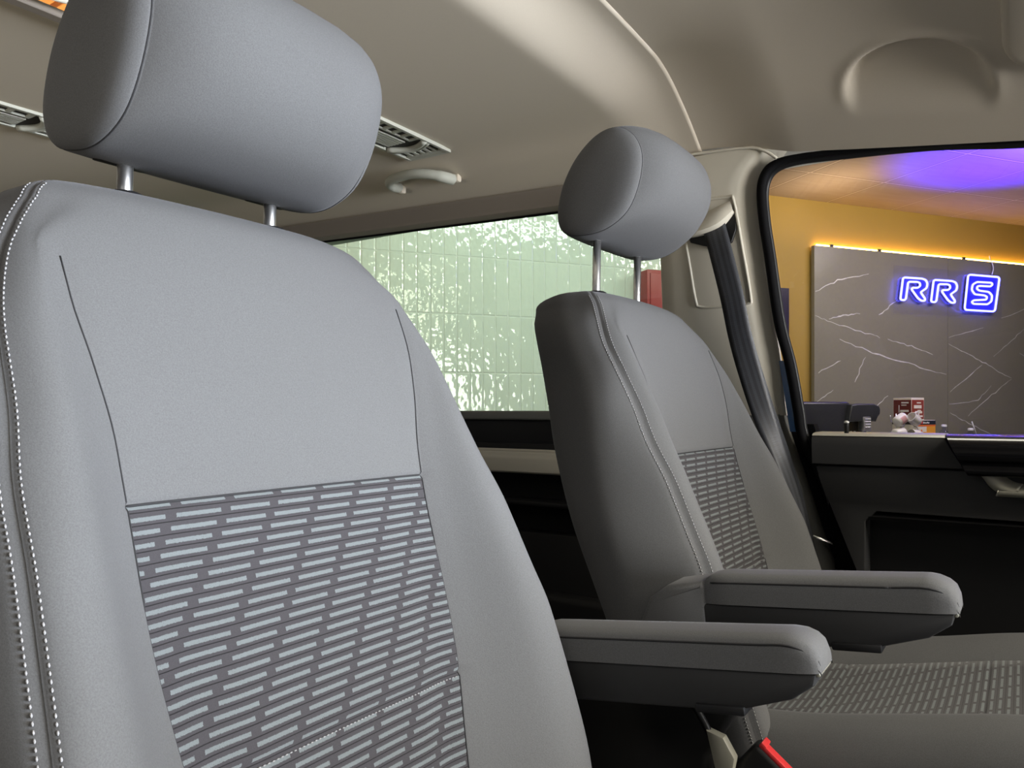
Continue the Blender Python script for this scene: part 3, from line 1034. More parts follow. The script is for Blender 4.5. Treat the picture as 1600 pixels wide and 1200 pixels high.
pr = [(1.64, -.098), (1.596, -.098), (1.592, -.101), (1.592, -.105), (1.588, -.107), (1.585, -.112), (1.583, -.115), (1.580, -.118), (1.578, -.122), (1.576, -.152), (1.580, -.156), (1.64, -.156)]
add_prism(bm, [(y, h + ZC) for y, h in pr], -3.1, -.64, 0)
o = bmk('beige_ledge', bm, MAT['trim'], w1, sharp=25)

# ------------------------------------------------------------------ pillar between the rear window and the front door
yi = smooth_tab([(-.85, 1.66), (-.3, 1.62), (0, 1.600), (.16, 1.580), (.486, 1.545), (.55, 1.535)])
xl = smooth_tab([(-.85, -.22), (-.60, -.245), (-.45, -.295), (-.28, -.365), (-.13, -.411), (0, -.448), (.08, -.453), (.16, -.462), (.30, -.480), (.44, -.488), (.49, -.470), (.52, -.43)])
V = []; F = []; hs = [-.012 + .0128 * i for i in range(43)]
nsec = None
for h in hs:
    a = xl(h); y = yi(h)
    sec = [(-.668, y + .075), (-.668, y + .03), (-.660, y + .012), (-.645, y + .003), (-.625, y), (-.56, y - .001), (a - .02, y - .001), (a, y), (a + .008, y + .003), (a + .034, y + .021), (a + .039, y + .029), (a + .034, y + .06)]
    nsec = len(sec)
    V += [(p[0], p[1], h + ZC) for p in sec]
for i in range(len(hs) - 1):
    for j in range(nsec - 1):
        F.append((i * nsec + j, i * nsec + j + 1, (i + 1) * nsec + j + 1, (i + 1) * nsec + j))
pil = struct(mk('trim_1', V, F, MAT['trim']), 'beige pillar trim beside the front door, with the belt guide', 'pillar trim')
pil.data.set_sharp_from_angle(angle=math.radians(32))
# curved top cap of the trim where it meets the roof lining
bm = bmesh.new()
add_tube(bm, cr([(-.60, 1.530, .530 + ZC), (-.52, 1.534, .527 + ZC), (-.455, 1.537, .522 + ZC), (-.425, 1.541, .510 + ZC), (-.405, 1.546, .494 + ZC)], 6), .003, 8)
bmk('top_edge', bm, MAT['trim'], pil)
# raised panel border and recess under the belt guide
ring = [(-.583, 1.550, .436), (-.506, 1.551, .434), (-.492, 1.551, .424), (-.478, 1.562, .330), (-.464, 1.572, .231), (-.470, 1.574, .216), (-.52, 1.574, .214), (-.570, 1.574, .217), (-.580, 1.572, .231), (-.590, 1.565, .30), (-.597, 1.559, .353)]
bm = bmesh.new()
add_tube(bm, [(x, y - .0003, z + ZC) for x, y, z in cr(ring, 4)], .0032, 8)
bmk('panel_border', bm, MAT['trim'], pil)
# hood over the belt outlet
V = []; F = []
top = [(-.604, 1.552, .402), (-.575, 1.549, .402), (-.545, 1.547, .410), (-.520, 1.546, .419), (-.498, 1.545, .424)]
mid = [(-.604, 1.533, .385), (-.575, 1.528, .386), (-.545, 1.527, .392), (-.518, 1.530, .402), (-.494, 1.540, .416)]
bot = [(-.604, 1.530, .366), (-.575, 1.524, .365), (-.545, 1.522, .368), (-.515, 1.528, .380), (-.491, 1.541, .404)]
inn = [(-.604, 1.556, .362), (-.575, 1.552, .361), (-.545, 1.552, .365), (-.515, 1.553, .376), (-.491, 1.556, .400)]
rows = [cr(r, 5) for r in (top, mid, bot, inn)]
for r in rows: V += [(p.x, p.y, p.z + ZC) for p in r]
k = len(rows[0])
for i in range(3):
    for j in range(k - 1): F.append((i * k + j, i * k + j + 1, (i + 1) * k + j + 1, (i + 1) * k + j))
o = mk('belt_hood', V, F, MAT['trim'], pil)
o.data.set_sharp_from_angle(angle=math.radians(50))
bm = bmesh.new()
sl = [(-.585, .352), (-.560, .343), (-.517, .331), (-.497, .343), (-.488, .368), (-.489, .402), (-.515, .382), (-.548, .369), (-.59, .366)]
add_prism(bm, [(x, h + ZC) for x, h in sl], 1.5535, 1.570, 1, .001, 1)
bmk('belt_slot', bm, MAT['darker'], pil, smooth=False)
# dark lower part of the pillar with a shiny front corner
V = []; F = []; hs = [-.85 + .021 * i for i in range(41)]
for h in hs:
    a = xl(h); y = yi(h)
    sec = [(-.66, y + .05), (-.655, y + .012), (-.63, y + .002), (a - .02, y + .002), (a, y + .003), (a + .014, y + .006), (a + .026, y + .013), (a + .033, y + .024), (a + .034, y + .05)]
    nsec = len(sec)
    V += [(p[0], p[1], h + ZC) for p in sec]
for i in range(len(hs) - 1):
    for j in range(nsec - 1):
        F.append((i * nsec + j, i * nsec + j + 1, (i + 1) * nsec + j + 1, (i + 1) * nsec + j))
low = struct(mk('trim_2', V, F, MAT['greytrim']), 'dark grey lower pillar trim behind the far seat', 'pillar trim')
bm = bmesh.new()
add_prism(bm, [(-.418, .10 + ZC), (-.408, .10 + ZC), (-.378, -.045 + ZC), (-.396, -.045 + ZC)], 1.612, 1.628, 1)
bmk('painted_pillar', bm, MAT['blue'], pil, smooth=False)
bm = bmesh.new()
bm = bmesh.new()
add_prism(bm, [(-.44, -.03 + ZC), (-.362, -.03 + ZC), (-.30, -.24 + ZC), (-.10, -.85 + ZC), (-.44, -.85 + ZC)], 1.665, 1.70, 1)
bmk('door_jamb', bm, MAT['rubber'], low, smooth=False)
o = None
for dx in (0, .006):
    bm = bmesh.new()
    add_tube(bm, [(-.345 + dx, 1.585, -.248 - dx * .6 + ZC), (-.318 + dx, 1.610, -.262 - dx * .6 + ZC)], .0016, 8)
    o = bmk('catch_wire', bm, MAT['chrome'], low); o['label'] = 'bright metal wire catch'

# ------------------------------------------------------------------ seat belt
path = [(-.535, 1.549, .385, 0), (-.519, 1.541, .334, 0), (-.494, 1.542, .233, .05), (-.482, 1.552, .160, .10), (-.466, 1.560, .091, .25), (-.437, 1.572, -.01, .55), (-.403, 1.588, -.107, 1.0), (-.380, 1.594, -.18, 1.15), (-.36, 1.598, -.27, 1.2), (-.34, 1.60, -.40, 1.2)]
pc = cr([p[:3] for p in path], 6); an = cr([(p[3], 0, 0) for p in path], 6)
V = []; F = []; uv = []; arc = 0
for i, (p, a) in enumerate(zip(pc, an)):
    if i: arc += (p - pc[i - 1]).length
    t = (pc[min(i + 1, len(pc) - 1)] - pc[max(i - 1, 0)]).normalized()
    wd = Vector((math.cos(a.x), math.sin(a.x), 0)); wd = (wd - t * wd.dot(t)).normalized()
    nn = t.cross(wd).normalized()
    for s in (-1, -.5, 0, .5, 1):
        q = p + wd * s * .0235 - nn * .0 ; V.append((q.x, q.y, q.z + ZC)); uv.append(((s + 1) / 2, arc))
for i in range(len(pc) - 1):
    for j in range(4): F.append((i * 5 + j, i * 5 + j + 1, (i + 1) * 5 + j + 1, (i + 1) * 5 + j))
o = mk('seat_belt', V, F, MAT['belt'], uv=uv)
md = o.modifiers.new('thick', 'SOLIDIFY'); md.thickness = .0016; md.offset = 0
tag(o, 'dark grey seat belt webbing hanging from the beige pillar behind the far seat', 'seat belt')

# ------------------------------------------------------------------ front door on the far side
d1 = bpy.data.objects.new('door_1', None); C.objects.link(d1); struct(d1, 'front door beside the far seat, with glass above a charcoal panel', 'van door')
seal = [(.75, 1.545, .36), (.45, 1.546, .404), (.20, 1.547, .434), (0, 1.548, .455), (-.142, 1.546, .476), (-.303, 1.545, .488), (-.375, 1.545, .491), (-.412, 1.546, .484), (-.431, 1.548, .466), (-.438, 1.551, .434), (-.435, 1.557, .375), (-.427, 1.566, .307), (-.412, 1.579, .179), (-.393, 1.590, .09), (-.380, 1.601, 0), (-.370, 1.606, -.06), (-.325, 1.612, -.16), (-.29, 1.618, -.28), (-.22, 1.63, -.48), (-.16, 1.64, -.7)]
bm = bmesh.new()
P = cr(seal, 6)
rad = [.0060 if p.x > -.40 and p.z > .3 else .0095 for p in P]
rr = [sum(rad[max(0, i - 4):i + 5]) / len(rad[max(0, i - 4):i + 5]) for i in range(len(rad))]
add_tube(bm, [(p.x, p.y + .006, p.z + ZC) for p in P], rr, 10)
bmk('weather_seal', bm, MAT['rubber'], d1)
# outer window frame, thin, dark, just outside the seal
bm = bmesh.new()
fr = [(p.x + .0035, p.y + .020, p.z - (.004 if p.z > .42 else 0) + ZC) for p in P if p.z > -.08]
add_tube(bm, fr, .0075, 8)
bmk('window_frame', bm, MAT['darker'], d1)
# glass: follows the slope of the frame
V = []; F = []
g = [(p.x + .010, p.y + .034, p.z + ZC) for p in P if p.z > -.09]
n = len(g)
g2 = g + [(.75, 1.642, -.085 + ZC)]
me = bpy.data.meshes.new('window_glass'); me.from_pydata(g2, [], [tuple(range(len(g2)))]); me.update()
bm = bmesh.new(); bm.from_mesh(me); bmesh.ops.triangulate(bm, faces=bm.faces)
bmk('window_glass', bm, MAT['glass'], d1, smooth=False)
# door card
bm = bmesh.new()
pr = [(1.70, -.050), (1.635, -.0495), (1.612, -.0505), (1.604, -.054), (1.600, -.060), (1.598, -.070), (1.597, -.106), (1.600, -.1085), (1.70, -.1085)]
def door_prism(bm, pr, xa_top, xa_bot, xb_top, xb_bot):
    hs_ = [p[1] for p in pr]; t0, t1 = max(hs_), min(hs_)
    def X(a, b, h): return a + (b - a) * (t0 - h) / (t0 - t1)
    A = [bm.verts.new((X(xa_top, xa_bot, h), y, h + ZC)) for y, h in pr]
    B = [bm.verts.new((X(xb_top, xb_bot, h), y, h + ZC)) for y, h in pr]
    n = len(pr)
    bm.faces.new(A); bm.faces.new(list(reversed(B)))
    for i in range(n): bm.faces.new((A[i], B[i], B[(i + 1) % n], A[(i + 1) % n]))
door_prism(bm, pr, -.352, -.350, -.124, -.090)
bmk('upper_trim', bm, MAT['dark'], d1, sharp=40)
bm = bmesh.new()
door_prism(bm, [(1.70, -.0455), (1.635, -.0455), (1.612, -.0475), (1.605, -.0515), (1.612, -.0525), (1.70, -.0525)], -.352, -.352, -.122, -.120)  # added strip, pale to stand for the reflection on the sill
o = bmk('sill_reflection', bm, MAT['sill'], d1, sharp=60); o['label'] = 'pale strip standing for the reflection along the top of the door'
bm = bmesh.new()
pr2 = [(1.70, -.0460), (1.62, -.0465), (1.606, -.0495), (1.588, -.058), (1.578, -.068), (1.574, -.078), (1.577, -.090), (1.584, -.094), (1.582, -.098), (1.572, -.104), (1.572, -.112), (1.580, -.117), (1.70, -.117)]
door_prism(bm, pr2, -.120, -.083, .75, .75)
bmk('grip_bar', bm, MAT['gloss'], d1, sharp=60)
# lower panel: a frame around a recessed pocket
bm = bmesh.new()
def slab(x0, x1, h0, h1, y0, y1=1.70, bev=.004):
    add_box(bm, (x0, y0, h0 + ZC), (x1, y1, h1 + ZC), bev, 2)
add_prism(bm, [(-.348, -.110 + ZC), (.75, -.110 + ZC), (.75, -.20 + ZC), (-.235, -.195 + ZC), (-.255, -.215 + ZC), (-.255, -.80 + ZC), (-.17, -.80 + ZC), (-.12, -.82 + ZC), (-.12, -.85 + ZC), (-.20, -.85 + ZC), (-.30, -.30 + ZC)][:6] + [(-.13, -.80 + ZC), (-.13, -.60 + ZC), (-.20, -.50 + ZC), (-.285, -.30 + ZC), (-.325, -.18 + ZC)][2:] , 1.606, 1.70, 1, .004, 2)
lp = bmk('lower_panel', bm, MAT['dark'], d1, sharp=40)
bm = bmesh.new()
add_box(bm, (-.27, 1.665, -.84 + ZC), (.75, 1.70, -.18 + ZC))
add_prism(bm, [(1.606, -.205 + ZC), (1.67, -.185 + ZC), (1.67, -.21 + ZC), (1.61, -.212 + ZC)], -.25, .75, 0)
add_box(bm, (-.16, 1.585, -.60 + ZC), (.75, 1.665, -.46 + ZC), .02, 3)
bmk('storage_pocket', bm, MAT['darker'], d1, sharp=40)
# handle cup under the grip bar: shallow scooped shell
V = []; F = []
out = [(-.068, -.113), (-.060, -.124), (-.050, -.138), (-.036, -.148), (-.015, -.1525), (.02, -.154), (.75, -.158)]
inn = [(-.050, -.113), (-.044, -.120), (-.036, -.130), (-.026, -.137), (-.008, -.1405), (.02, -.142), (.75, -.146)]
dep = [(-.030, -.113), (-.028, -.117), (-.022, -.122), (-.015, -.126), (-.002, -.129), (.02, -.130), (.75, -.134)]
O = cr([(a, 1.604, b) for a, b in out], 4); I1 = cr([(a, 1.588, b + .002) for a, b in out], 4); I2 = cr([(a, 1.584, b) for a, b in inn], 4); I3 = cr([(a, 1.606, b) for a, b in dep], 4)
rows = [O, I1, I2, I3]
for r in rows: V += [(p.x, p.y, p.z + ZC) for p in r]
k = len(O)
for i in range(3):
    for j in range(k - 1): F.append((i * k + j, i * k + j + 1, (i + 1) * k + j + 1, (i + 1) * k + j))
o = mk('handle_cup', V, F, MAT['pewter'], d1); o['label'] = 'grey metallic handle cup'
bm = bmesh.new()
add_lathe(bm, [(.0042, -.012), (.0042, .012), (.0038, .0145), (.002, .0155)], 14, (-.292, 1.628, -.038 + ZC))
o = bmk('lock_pin', bm, MAT['darker'], d1)
bm = bmesh.new()
add_lathe(bm, [(.0046, .0), (.0046, .0025), (.003, .0042), (.001, .0046)], 14, (-.292, 1.628, -.0265 + ZC))
o = bmk('lock_pin_cap', bm, MAT['white'], d1)

# unseen dashboard, added to block low front light: higher at the far (driver's) seat
db = bpy.data.objects.new('dashboard', None); C.objects.link(db); db.location = (.8, YM, 0)
struct(db, 'unseen black dashboard ahead of the front seats, added to block light', 'dashboard')
bm = bmesh.new()
add_prism(bm, [(-.20, -.45 + ZC), (-.25, -.30 + ZC), (-.20, -.21 + ZC), (.0, -.17 + ZC), (.3, -.19 + ZC), (.3, -.75 + ZC), (-.12, -.75 + ZC)], -.76, .74, 1, .02, 2)
bmk('dash_body', bm, MAT['darker'], db, sharp=40)
bm = bmesh.new()
add_prism(bm, [(-.18, -.20 + ZC), (-.20, -.04 + ZC), (-.12, .015 + ZC), (.05, .0 + ZC), (.2, -.16 + ZC)], .14, .70, 1, .03, 3)  # hood raised to shade the lower far seat
bmk('instrument_hood', bm, MAT['darker'], db, sharp=40)
bm = bmesh.new()
add_box(bm, (-.1, -.7, .0), (.25, .7, .12), .02, 1)
bmk('lower_console', bm, MAT['darker'], db, sharp=40)
# ------------------------------------------------------------------ grab handle and air vents in the roof lining
pts = [(-1.330, 1.478, .568), (-1.334, 1.455, .567), (-1.328, 1.436, .568), (-1.305, 1.422, .571), (-1.245, 1.415, .572), (-1.195, 1.422, .566), (-1.165, 1.440, .560), (-1.152, 1.475, .558)]
bm = bmesh.new()
P = cr(pts, 6)
R = [.0135 if i < 8 or i > len(P) - 9 else .0118 for i in range(len(P))]
R[-1] = .009; R[0] = .012
add_tube(bm, [(p.x, p.y, p.z + ZC) for p in P], R, 14)
gh = tag(bmk('grab_handle', bm, MAT['vent']), 'pale grey curved grab handle on the roof lining above the rear window', 'grab handle')
for x in (-1.331, -1.152):
    bm = bmesh.new()
    add_box(bm, (x - .012, 1.472, .553 + ZC), (x + .012, 1.490, .574 + ZC), .005, 2)
    bmk('mounting_foot', bm, MAT['headliner'], gh, sharp=40)

def vent(name, label, x0, x1, y0, y1, hfun):
    """rectangular roof vent: frame, dark backing, grille of slats, louvre barrel across one end"""
    root = thing(name, label, 'air vent', (0, 0, 0), 'air vents in the roof lining')
    def H(x, y, off): return (x, y, hfun(x, y) - off + ZC)
    def strip(bm, xa, xb, ya, yb, o0, o1):
        r = [bm.verts.new(H(x, y, o)) for o in (o0, o1) for x, y in ((xa, ya), (xb, ya), (xb, yb), (xa, yb))]
        for f in ((3, 2, 1, 0), (4, 5, 6, 7), (0, 1, 5, 4), (1, 2, 6, 5), (2, 3, 7, 6), (3, 0, 4, 7)):
            bm.faces.new([r[i] for i in f])
    w = .007
    bm = bmesh.new()
    strip(bm, x0, x0 + w, y0, y1, -.002, .006); strip(bm, x1 - w, x1, y0, y1, -.002, .006)
    strip(bm, x0 + w, x1 - w, y0, y0 + w, -.002, .006); strip(bm, x0 + w, x1 - w, y1 - w, y1, -.002, .006)
    bmk('frame', bm, MAT['vent'], root, smooth=False)
    bm = bmesh.new(); strip(bm, x0 + w, x1 - w, y0 + w, y1 - w, -.001, .0006)
    bmk('backing', bm, MAT['ventbrown'], root, smooth=False)
    L = y1 - y0; W = x1 - x0
    yb = y1 - .085                        # barrel position
    bm = bmesh.new()
    for k in range(6):                    # slats along the length
        xa = x0 + w + .012 + k * (W * .60 - .02) / 6
        strip(bm, xa, xa + .0065, y0 + .03, yb - .012, .001, .005)
    bmk('grille', bm, MAT['vent'], root, smooth=False)
    bm = bmesh.new()
    n = 5
    for k in range(n + 1):                # small square openings along the inboard edge
        ya = y0 + .05 + k * (yb - .02 - y0 - .05) / n
        strip(bm, x1 - w - .030, x1 - w - .004, ya, ya + .009, .001, .005)
    strip(bm, x1 - w - .034, x1 - w - .029, y0 + .03, yb - .012, .001, .005)
    strip(bm, x1 - w - .006, x1 - w, y0 + .03, yb - .012, .001, .005)
    bmk('square_openings', bm, MAT['vent'], root, smooth=False)
    bm = bmesh.new()
    arc_ = []
    for k in range(11):
        t = k / 10
        x = x0 + w + t * (W - 2 * w)
        y = yb + .022 * math.sin(math.pi * t)
        arc_.append(H(x, y, .006))
    add_tube(bm, arc_, .007, 8)
    add_tube(bm, [(p[0], p[1] + .013, p[2]) for p in arc_], .0045, 8)
    bmk('louvre_barrel', bm, MAT['vent'], root)
    bm = bmesh.new()
    for k in range(5):
        xa = x0 + w + .014 + k * (W - 2 * w - .02) / 5
        strip(bm, xa, xa + .008, yb + .03, y1 - w - .012, .001, .005)
    strip(bm, x0 + w, x1 - w, y1 - w - .014, y1 - w, .0, .005)
    bmk('end_fins', bm, MAT['vent'], root, smooth=False)
    bm = bmesh.new()
    strip(bm, x0 + w, x1 - w, y0 + w, y0 + .032, .0, .0045)
    bmk('end_plate', bm, MAT['vent'], root, smooth=False)
    bm = bmesh.new()
    c = H(x0 + W * .45, y0 + .02, .006)
    add_lathe(bm, [(.007, .003), (.007, -.004), (.004, -.006)], 12, c)
    bmk('thumb_wheel', bm, MAT['white'], root)
    return root
vent('air_vent', 'slatted roof air vent above the grab handle, right of the near headrest', -1.225, -1.100, 1.100, 1.395, rear_h)
vent('air_vent', 'slatted roof air vent partly hidden at the left of the near headrest', -1.785, -1.665, .52, .86, rear_h)

# ------------------------------------------------------------------ the showroom outside the van
# wall frame: w runs along the back wall, d is the distance out from it, h the height relative to the camera
D0 = 4.33
WV = Vector((.584, .812, 0)).normalized(); NV = Vector((.812, -.584, 0)).normalized()
def R(w, d, h): return WV * w - NV * (D0 - d) + Vector((0, 0, h + ZC))
RM = Matrix((( *WV, 0), (*NV, 0), (0, 0, 1, 0), (0, 0, 0, 1))).transposed()
def rmat(w, d, h, rz=0): return Matrix.Translation(R(w, d, h)) @ RM @ Matrix.Rotation(rz, 4, 'Z')
def wall_quad(name, w0, w1, h0, h1, d, mat, thick=.1):
    V = [R(w0, d, h0), R(w1, d, h0), R(w1, d, h1), R(w0, d, h1), R(w0, d - thick, h0), R(w1, d - thick, h0), R(w1, d - thick, h1), R(w0, d - thick, h1)]
    uvs = [(w0, h0), (w1, h0), (w1, h1), (w0, h1)] * 2
    F = [(0, 1, 2, 3), (5, 4, 7, 6), (1, 5, 6, 2), (4, 0, 3, 7), (3, 2, 6, 7), (4, 5, 1, 0)]
    return mk(name, V, F, mat, smooth=False, uv=uvs)
HC = 1.476; HF = -1.40
struct(wall_quad('wall_back', 2.95, 11.0, HF, HC, 0, MAT['yellow']), 'ochre painted showroom wall seen through the front door window', 'wall')
struct(wall_quad('wall_tiled', -7.0, 2.95, HF, HC, 0, MAT['tile']), 'glossy pale green tiled wall seen through the side window', 'wall')
V = [R(-7, 0, HC), R(11, 0, HC), R(11, 9, HC), R(-7, 9, HC), R(-7, 0, HC + .1), R(11, 0, HC + .1), R(11, 9, HC + .1), R(-7, 9, HC + .1)]
uvs = [(-7 - 3.0, 0), (11 - 3.0, 0), (11 - 3.0, 9), (-7 - 3.0, 9)] * 2
struct(mk('ceiling_showroom', V, [(0, 1, 2, 3), (7, 6, 5, 4)], MAT['ceil'], smooth=False, uv=uvs), 'tan tiled showroom ceiling in square panels', 'ceiling')
V = [R(-7, 0, HF), R(11, 0, HF), R(11, 12, HF), R(-7, 12, HF), R(-7, 0, HF - .1), R(11, 0, HF - .1), R(11, 12, HF - .1), R(-7, 12, HF - .1)]
struct(mk('floor_showroom', V, [(3, 2, 1, 0), (4, 5, 6, 7), (0, 1, 5, 4), (1, 2, 6, 5), (2, 3, 7, 6), (3, 0, 4, 7)], MAT['roomfloor'], smooth=False))

# marble feature panel: two slabs
pn = thing('marble_cladding', 'dark grey marble panel with white veins on the ochre wall', 'wall panel')
VEINS = [[(3.871, .657), (4.035, .61), (4.321, .552), (4.453, .524)], [(4.081, .499), (4.39, .411), (4.792, .327), (5.114, .261)], [(4.538, .513), (4.761, .468), (4.971, .417)], [(5.134, .494), (5.387, .408), (5.593, .328), (5.811, .242)], [(5.811, .242), (5.593, .114), (5.333, -.049)], [(5.483, .341), (5.147, .136)], [(5.586, .184), (5.442, .074), (5.14, .039)], [(5.147, -.019), (5.333, -.103), (5.6, -.2)], [(5.95, .64), (5.825, .555), (5.614, .418)], [(3.893, .26), (4.098, .349)], [(4.226, .197), (4.321, .382)], [(4.357, -.023), (4.538, .103)], [(3.871, .823), (4.064, .915), (4.357, .983)], [(3.989, .64), (4.116, .668), (4.268, .688)], [(4.453, .692), (4.605, .787)], [(5.134, .547), (5.503, .638)], [(5.691, .716), (6.3, .90)], [(3.88, .05), (4.03, .14)], [(5.9, .45), (6.4, .2), (6.9, .05)], [(6.1, -.1), (6.6, .4), (7.2, .8)]]
rv = random.Random(3)
for w0, w1 in ((3.862, 5.125), (5.128, 8.3)):
    o = wall_quad('slab', w0, w1, HF, 1.148, .05, MAT['marble'], .03); o.parent = pn
    me = o.data; me.materials.append(MAT['vein'])
    bm = bmesh.new(); bm.from_mesh(me)
    for L in VEINS:
        if not (w0 <= L[0][0] and L[-1][0] <= w1 and w0 <= L[-1][0] and L[0][0] <= w1): continue
        P = []
        for a, b in zip(L, L[1:]):
            for k in range(6):
                t = k / 6; P.append((a[0] + (b[0] - a[0]) * t, a[1] + (b[1] - a[1]) * t))
        P.append(L[-1])
        P = [(x + rv.uniform(-.006, .006), h + rv.uniform(-.006, .006)) for x, h in P]
        wd = rv.uniform(.0022, .0042)
        q = []
        for k, (x, h) in enumerate(P):
            a = P[max(k - 1, 0)]; b = P[min(k + 1, len(P) - 1)]
            l = math.hypot(b[0] - a[0], b[1] - a[1]); nx, nh = -(b[1] - a[1]) / l, (b[0] - a[0]) / l
            e = wd * (.35 + .65 * math.sin(math.pi * (k + .6) / (len(P) + .2))) * rv.uniform(.6, 1.3)
            q.append((bm.verts.new(R(x + nx * e, .0504, h + nh * e)), bm.verts.new(R(x - nx * e, .0504, h - nh * e))))
        for c, d in zip(q, q[1:]):
            bm.faces.new((c[0], c[1], d[1], d[0])).material_index = 1
    bm.to_mesh(me); bm.free()
for w in (4.02, 4.46, 5.3):
    bm = bmesh.new()
    add_box(bm, (-.014, -.010, .0), (.014, .0, .018), 0, 1, rmat(w, .048, 1.148))
    bmk('bracket', bm, MAT['dark'], pn, smooth=False)
bm = bmesh.new()
add_box(bm, (0, -.006, -.006), (4.35, .006, .006), .002, 1, rmat(3.90, .026, 1.157))
tag(bmk('led_strip', bm, MAT['led']), 'glowing amber light strip along the top edge of the marble panel', 'light strip')

# neon sign
Rp = [(4.606, .804), (4.631, .956), (4.648, .963), (4.82, .965), (4.854, .956), (4.87, .931), (4.861, .898), (4.82, .874), (4.804, .865), (4.813, .852), (4.846, .819), (4.844, .804), (4.811, .801), (4.776, .819), (4.715, .879), (4.721, .892), (4.776, .895), (4.799, .911), (4.795, .931), (4.775, .938), (4.695, .935), (4.68, .928), (4.659, .809), (4.644, .798), (4.619, .798)]
Sp = [(5.53, .976), (5.376, .973), (5.331, .951), (5.32, .91), (5.352, .878), (5.455, .875), (5.483, .865), (5.474, .843), (5.343, .832), (5.32, .818), (5.339, .804), (5.488, .808), (5.53, .833), (5.537, .878), (5.502, .904), (5.403, .908), (5.374, .92), (5.381, .94), (5.408, .945), (5.521, .947), (5.541, .963)]
Bp = [(5.283, 1.015), (5.306, 1.024), (5.601, 1.024), (5.615, 1.012), (5.568, .767), (5.549, .756), (5.26, .755), (5.247, .768)]
sign = thing('neon_sign', 'glowing blue neon sign reading RRS on the marble panel', 'neon sign')
o = wall_quad('backing_plate', 4.562, 5.66, .705, 1.05, .078, MAT['acrylic'], .004); o.parent = sign
def rounded(poly, k=.35):
    out = []
    n = len(poly)
    for i in range(n):
        a, b, c = Vector((*poly[i - 1], 0)), Vector((*poly[i], 0)), Vector((*poly[(i + 1) % n], 0))
        p = b + (a - b) * min(.3, .012 / max((a - b).length, 1e-6)); q = b + (c - b) * min(.3, .012 / max((c - b).length, 1e-6))
        for t in (0, .5, 1):
            out.append(p * (1 - t) ** 2 + b * 2 * t * (1 - t) + q * t * t)
    return out
def letter(name, poly, dx=0, fill=True):
    P = rounded([(x + dx, h) for x, h in poly])
    bm = bmesh.new()
    add_tube(bm, [R(p.x, .094, p.y) for p in P], .0075, 8, True)
    t = bmk(name, bm, MAT['neon'], sign)
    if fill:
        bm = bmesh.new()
        vs = [bm.verts.new(R(p.x, .0895, p.y)) for p in P]; f = bm.faces.new(vs)  # opaque plate added behind the tube, coloured as its glow
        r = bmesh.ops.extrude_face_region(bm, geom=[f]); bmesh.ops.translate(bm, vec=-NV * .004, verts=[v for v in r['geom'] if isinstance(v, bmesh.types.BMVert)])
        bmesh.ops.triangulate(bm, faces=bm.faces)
        bmk('letter_glow_plate', bm, MAT['signglow'], t, smooth=False)
    return t
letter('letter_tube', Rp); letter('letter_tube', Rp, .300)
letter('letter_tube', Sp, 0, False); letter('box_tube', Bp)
bm = bmesh.new()
add_tube(bm, cr([R(5.56, .075, 1.045), R(5.575, .075, 1.09), R(5.57, .070, 1.13), R(5.55, .066, 1.165), R(5.55, .062, 1.19)], 5), .004, 6)
bmk('cable', bm, MAT['white'], sign)

# narrow dark screen on the ochre wall
o = wall_quad('wall_screen', 3.20, 3.648, .50, .836, .045, MAT['screen'], .04)
tag(o, 'narrow dark screen on the ochre wall beside the door pillar', 'screen')
# red cabinet on the tiled wall
rc = thing('red_cabinet', 'red cabinet on the tiled wall, seen between the far headrest posts', 'cabinet')
bm = bmesh.new(); add_box(bm, (2.46, 0, .32), (2.90, .16, .872), .008, 2, Matrix.Translation(R(0, .003, 0)) @ RM)
bmk('cabinet_body', bm, MAT['redbox'], rc, sharp=40)
bm = bmesh.new(); add_box(bm, (2.48, .16, .34), (2.88, .168, .852), .004, 2, Matrix.Translation(R(0, .003, 0)) @ RM)
bmk('door', bm, MAT['redbox'], rc, sharp=40)

# counter with the things on it
HT = -.195
ct = thing('counter', 'dark counter against the marble panel, hidden below the window sill', 'counter')
bm = bmesh.new(); add_box(bm, (3.0, .06, HT - .04), (8.0, .86, HT), .006, 2, Matrix.Translation(R(0, 0, 0)) @ RM)
bmk('worktop', bm, MAT['counter'], ct, sharp=40)
bm = bmesh.new(); add_box(bm, (3.02, .06, HF), (7.98, .80, HT - .04), 0, 1, Matrix.Translation(R(0, 0, 0)) @ RM)
bmk('cabinet_front', bm, MAT['machine'], ct, smooth=False)
# coffee machine
cm = thing('coffee_machine', 'black coffee machine on the counter at the left edge of the door window', 'coffee machine', R(3.55, .45, HT), rot=math.atan2(WV.y, WV.x))
bm = bmesh.new()
add_box(bm, (-.26, -.20, 0), (.150, .10, .245), .02, 3)
bmk('body', bm, MAT['machine'], cm, sharp=40)
bm = bmesh.new()
pr = [(.10, .120), (.12, .225), (.16, .232), (.30, .232), (.345, .218), (.356, .195), (.352, .165), (.335, .150), (.32, .120)]
add_prism(bm, pr, -.10, .14, 1, .012, 3)
bmk('brew_head', bm, MAT['machine'], cm, sharp=40)
bm = bmesh.new()
add_box(bm, (.12, -.10, 0), (.205, .02, .125), .008, 2); add_box(bm, (.28, -.10, 0), (.335, .06, .13), .008, 2)
bmk('front_columns', bm, MAT['machine'], cm, sharp=40)
bm = bmesh.new()
add_box(bm, (.205, .10, .060), (.265, .150, .150), .006, 2)
for k in range(4):
    add_tube(bm, [(.212, .152, .085 + k * .017), (.258, .152, .085 + k * .017)], .003, 6)
bmk('spout', bm, MAT['chrome'], cm, sharp=40)
bm = bmesh.new(); add_box(bm, (.10, -.06, 0), (.34, .15, .022), .004, 2)
for x in (.13, .16, .262): add_tube(bm, [(x, .12, .02), (x, .12, .06)], .006, 8)
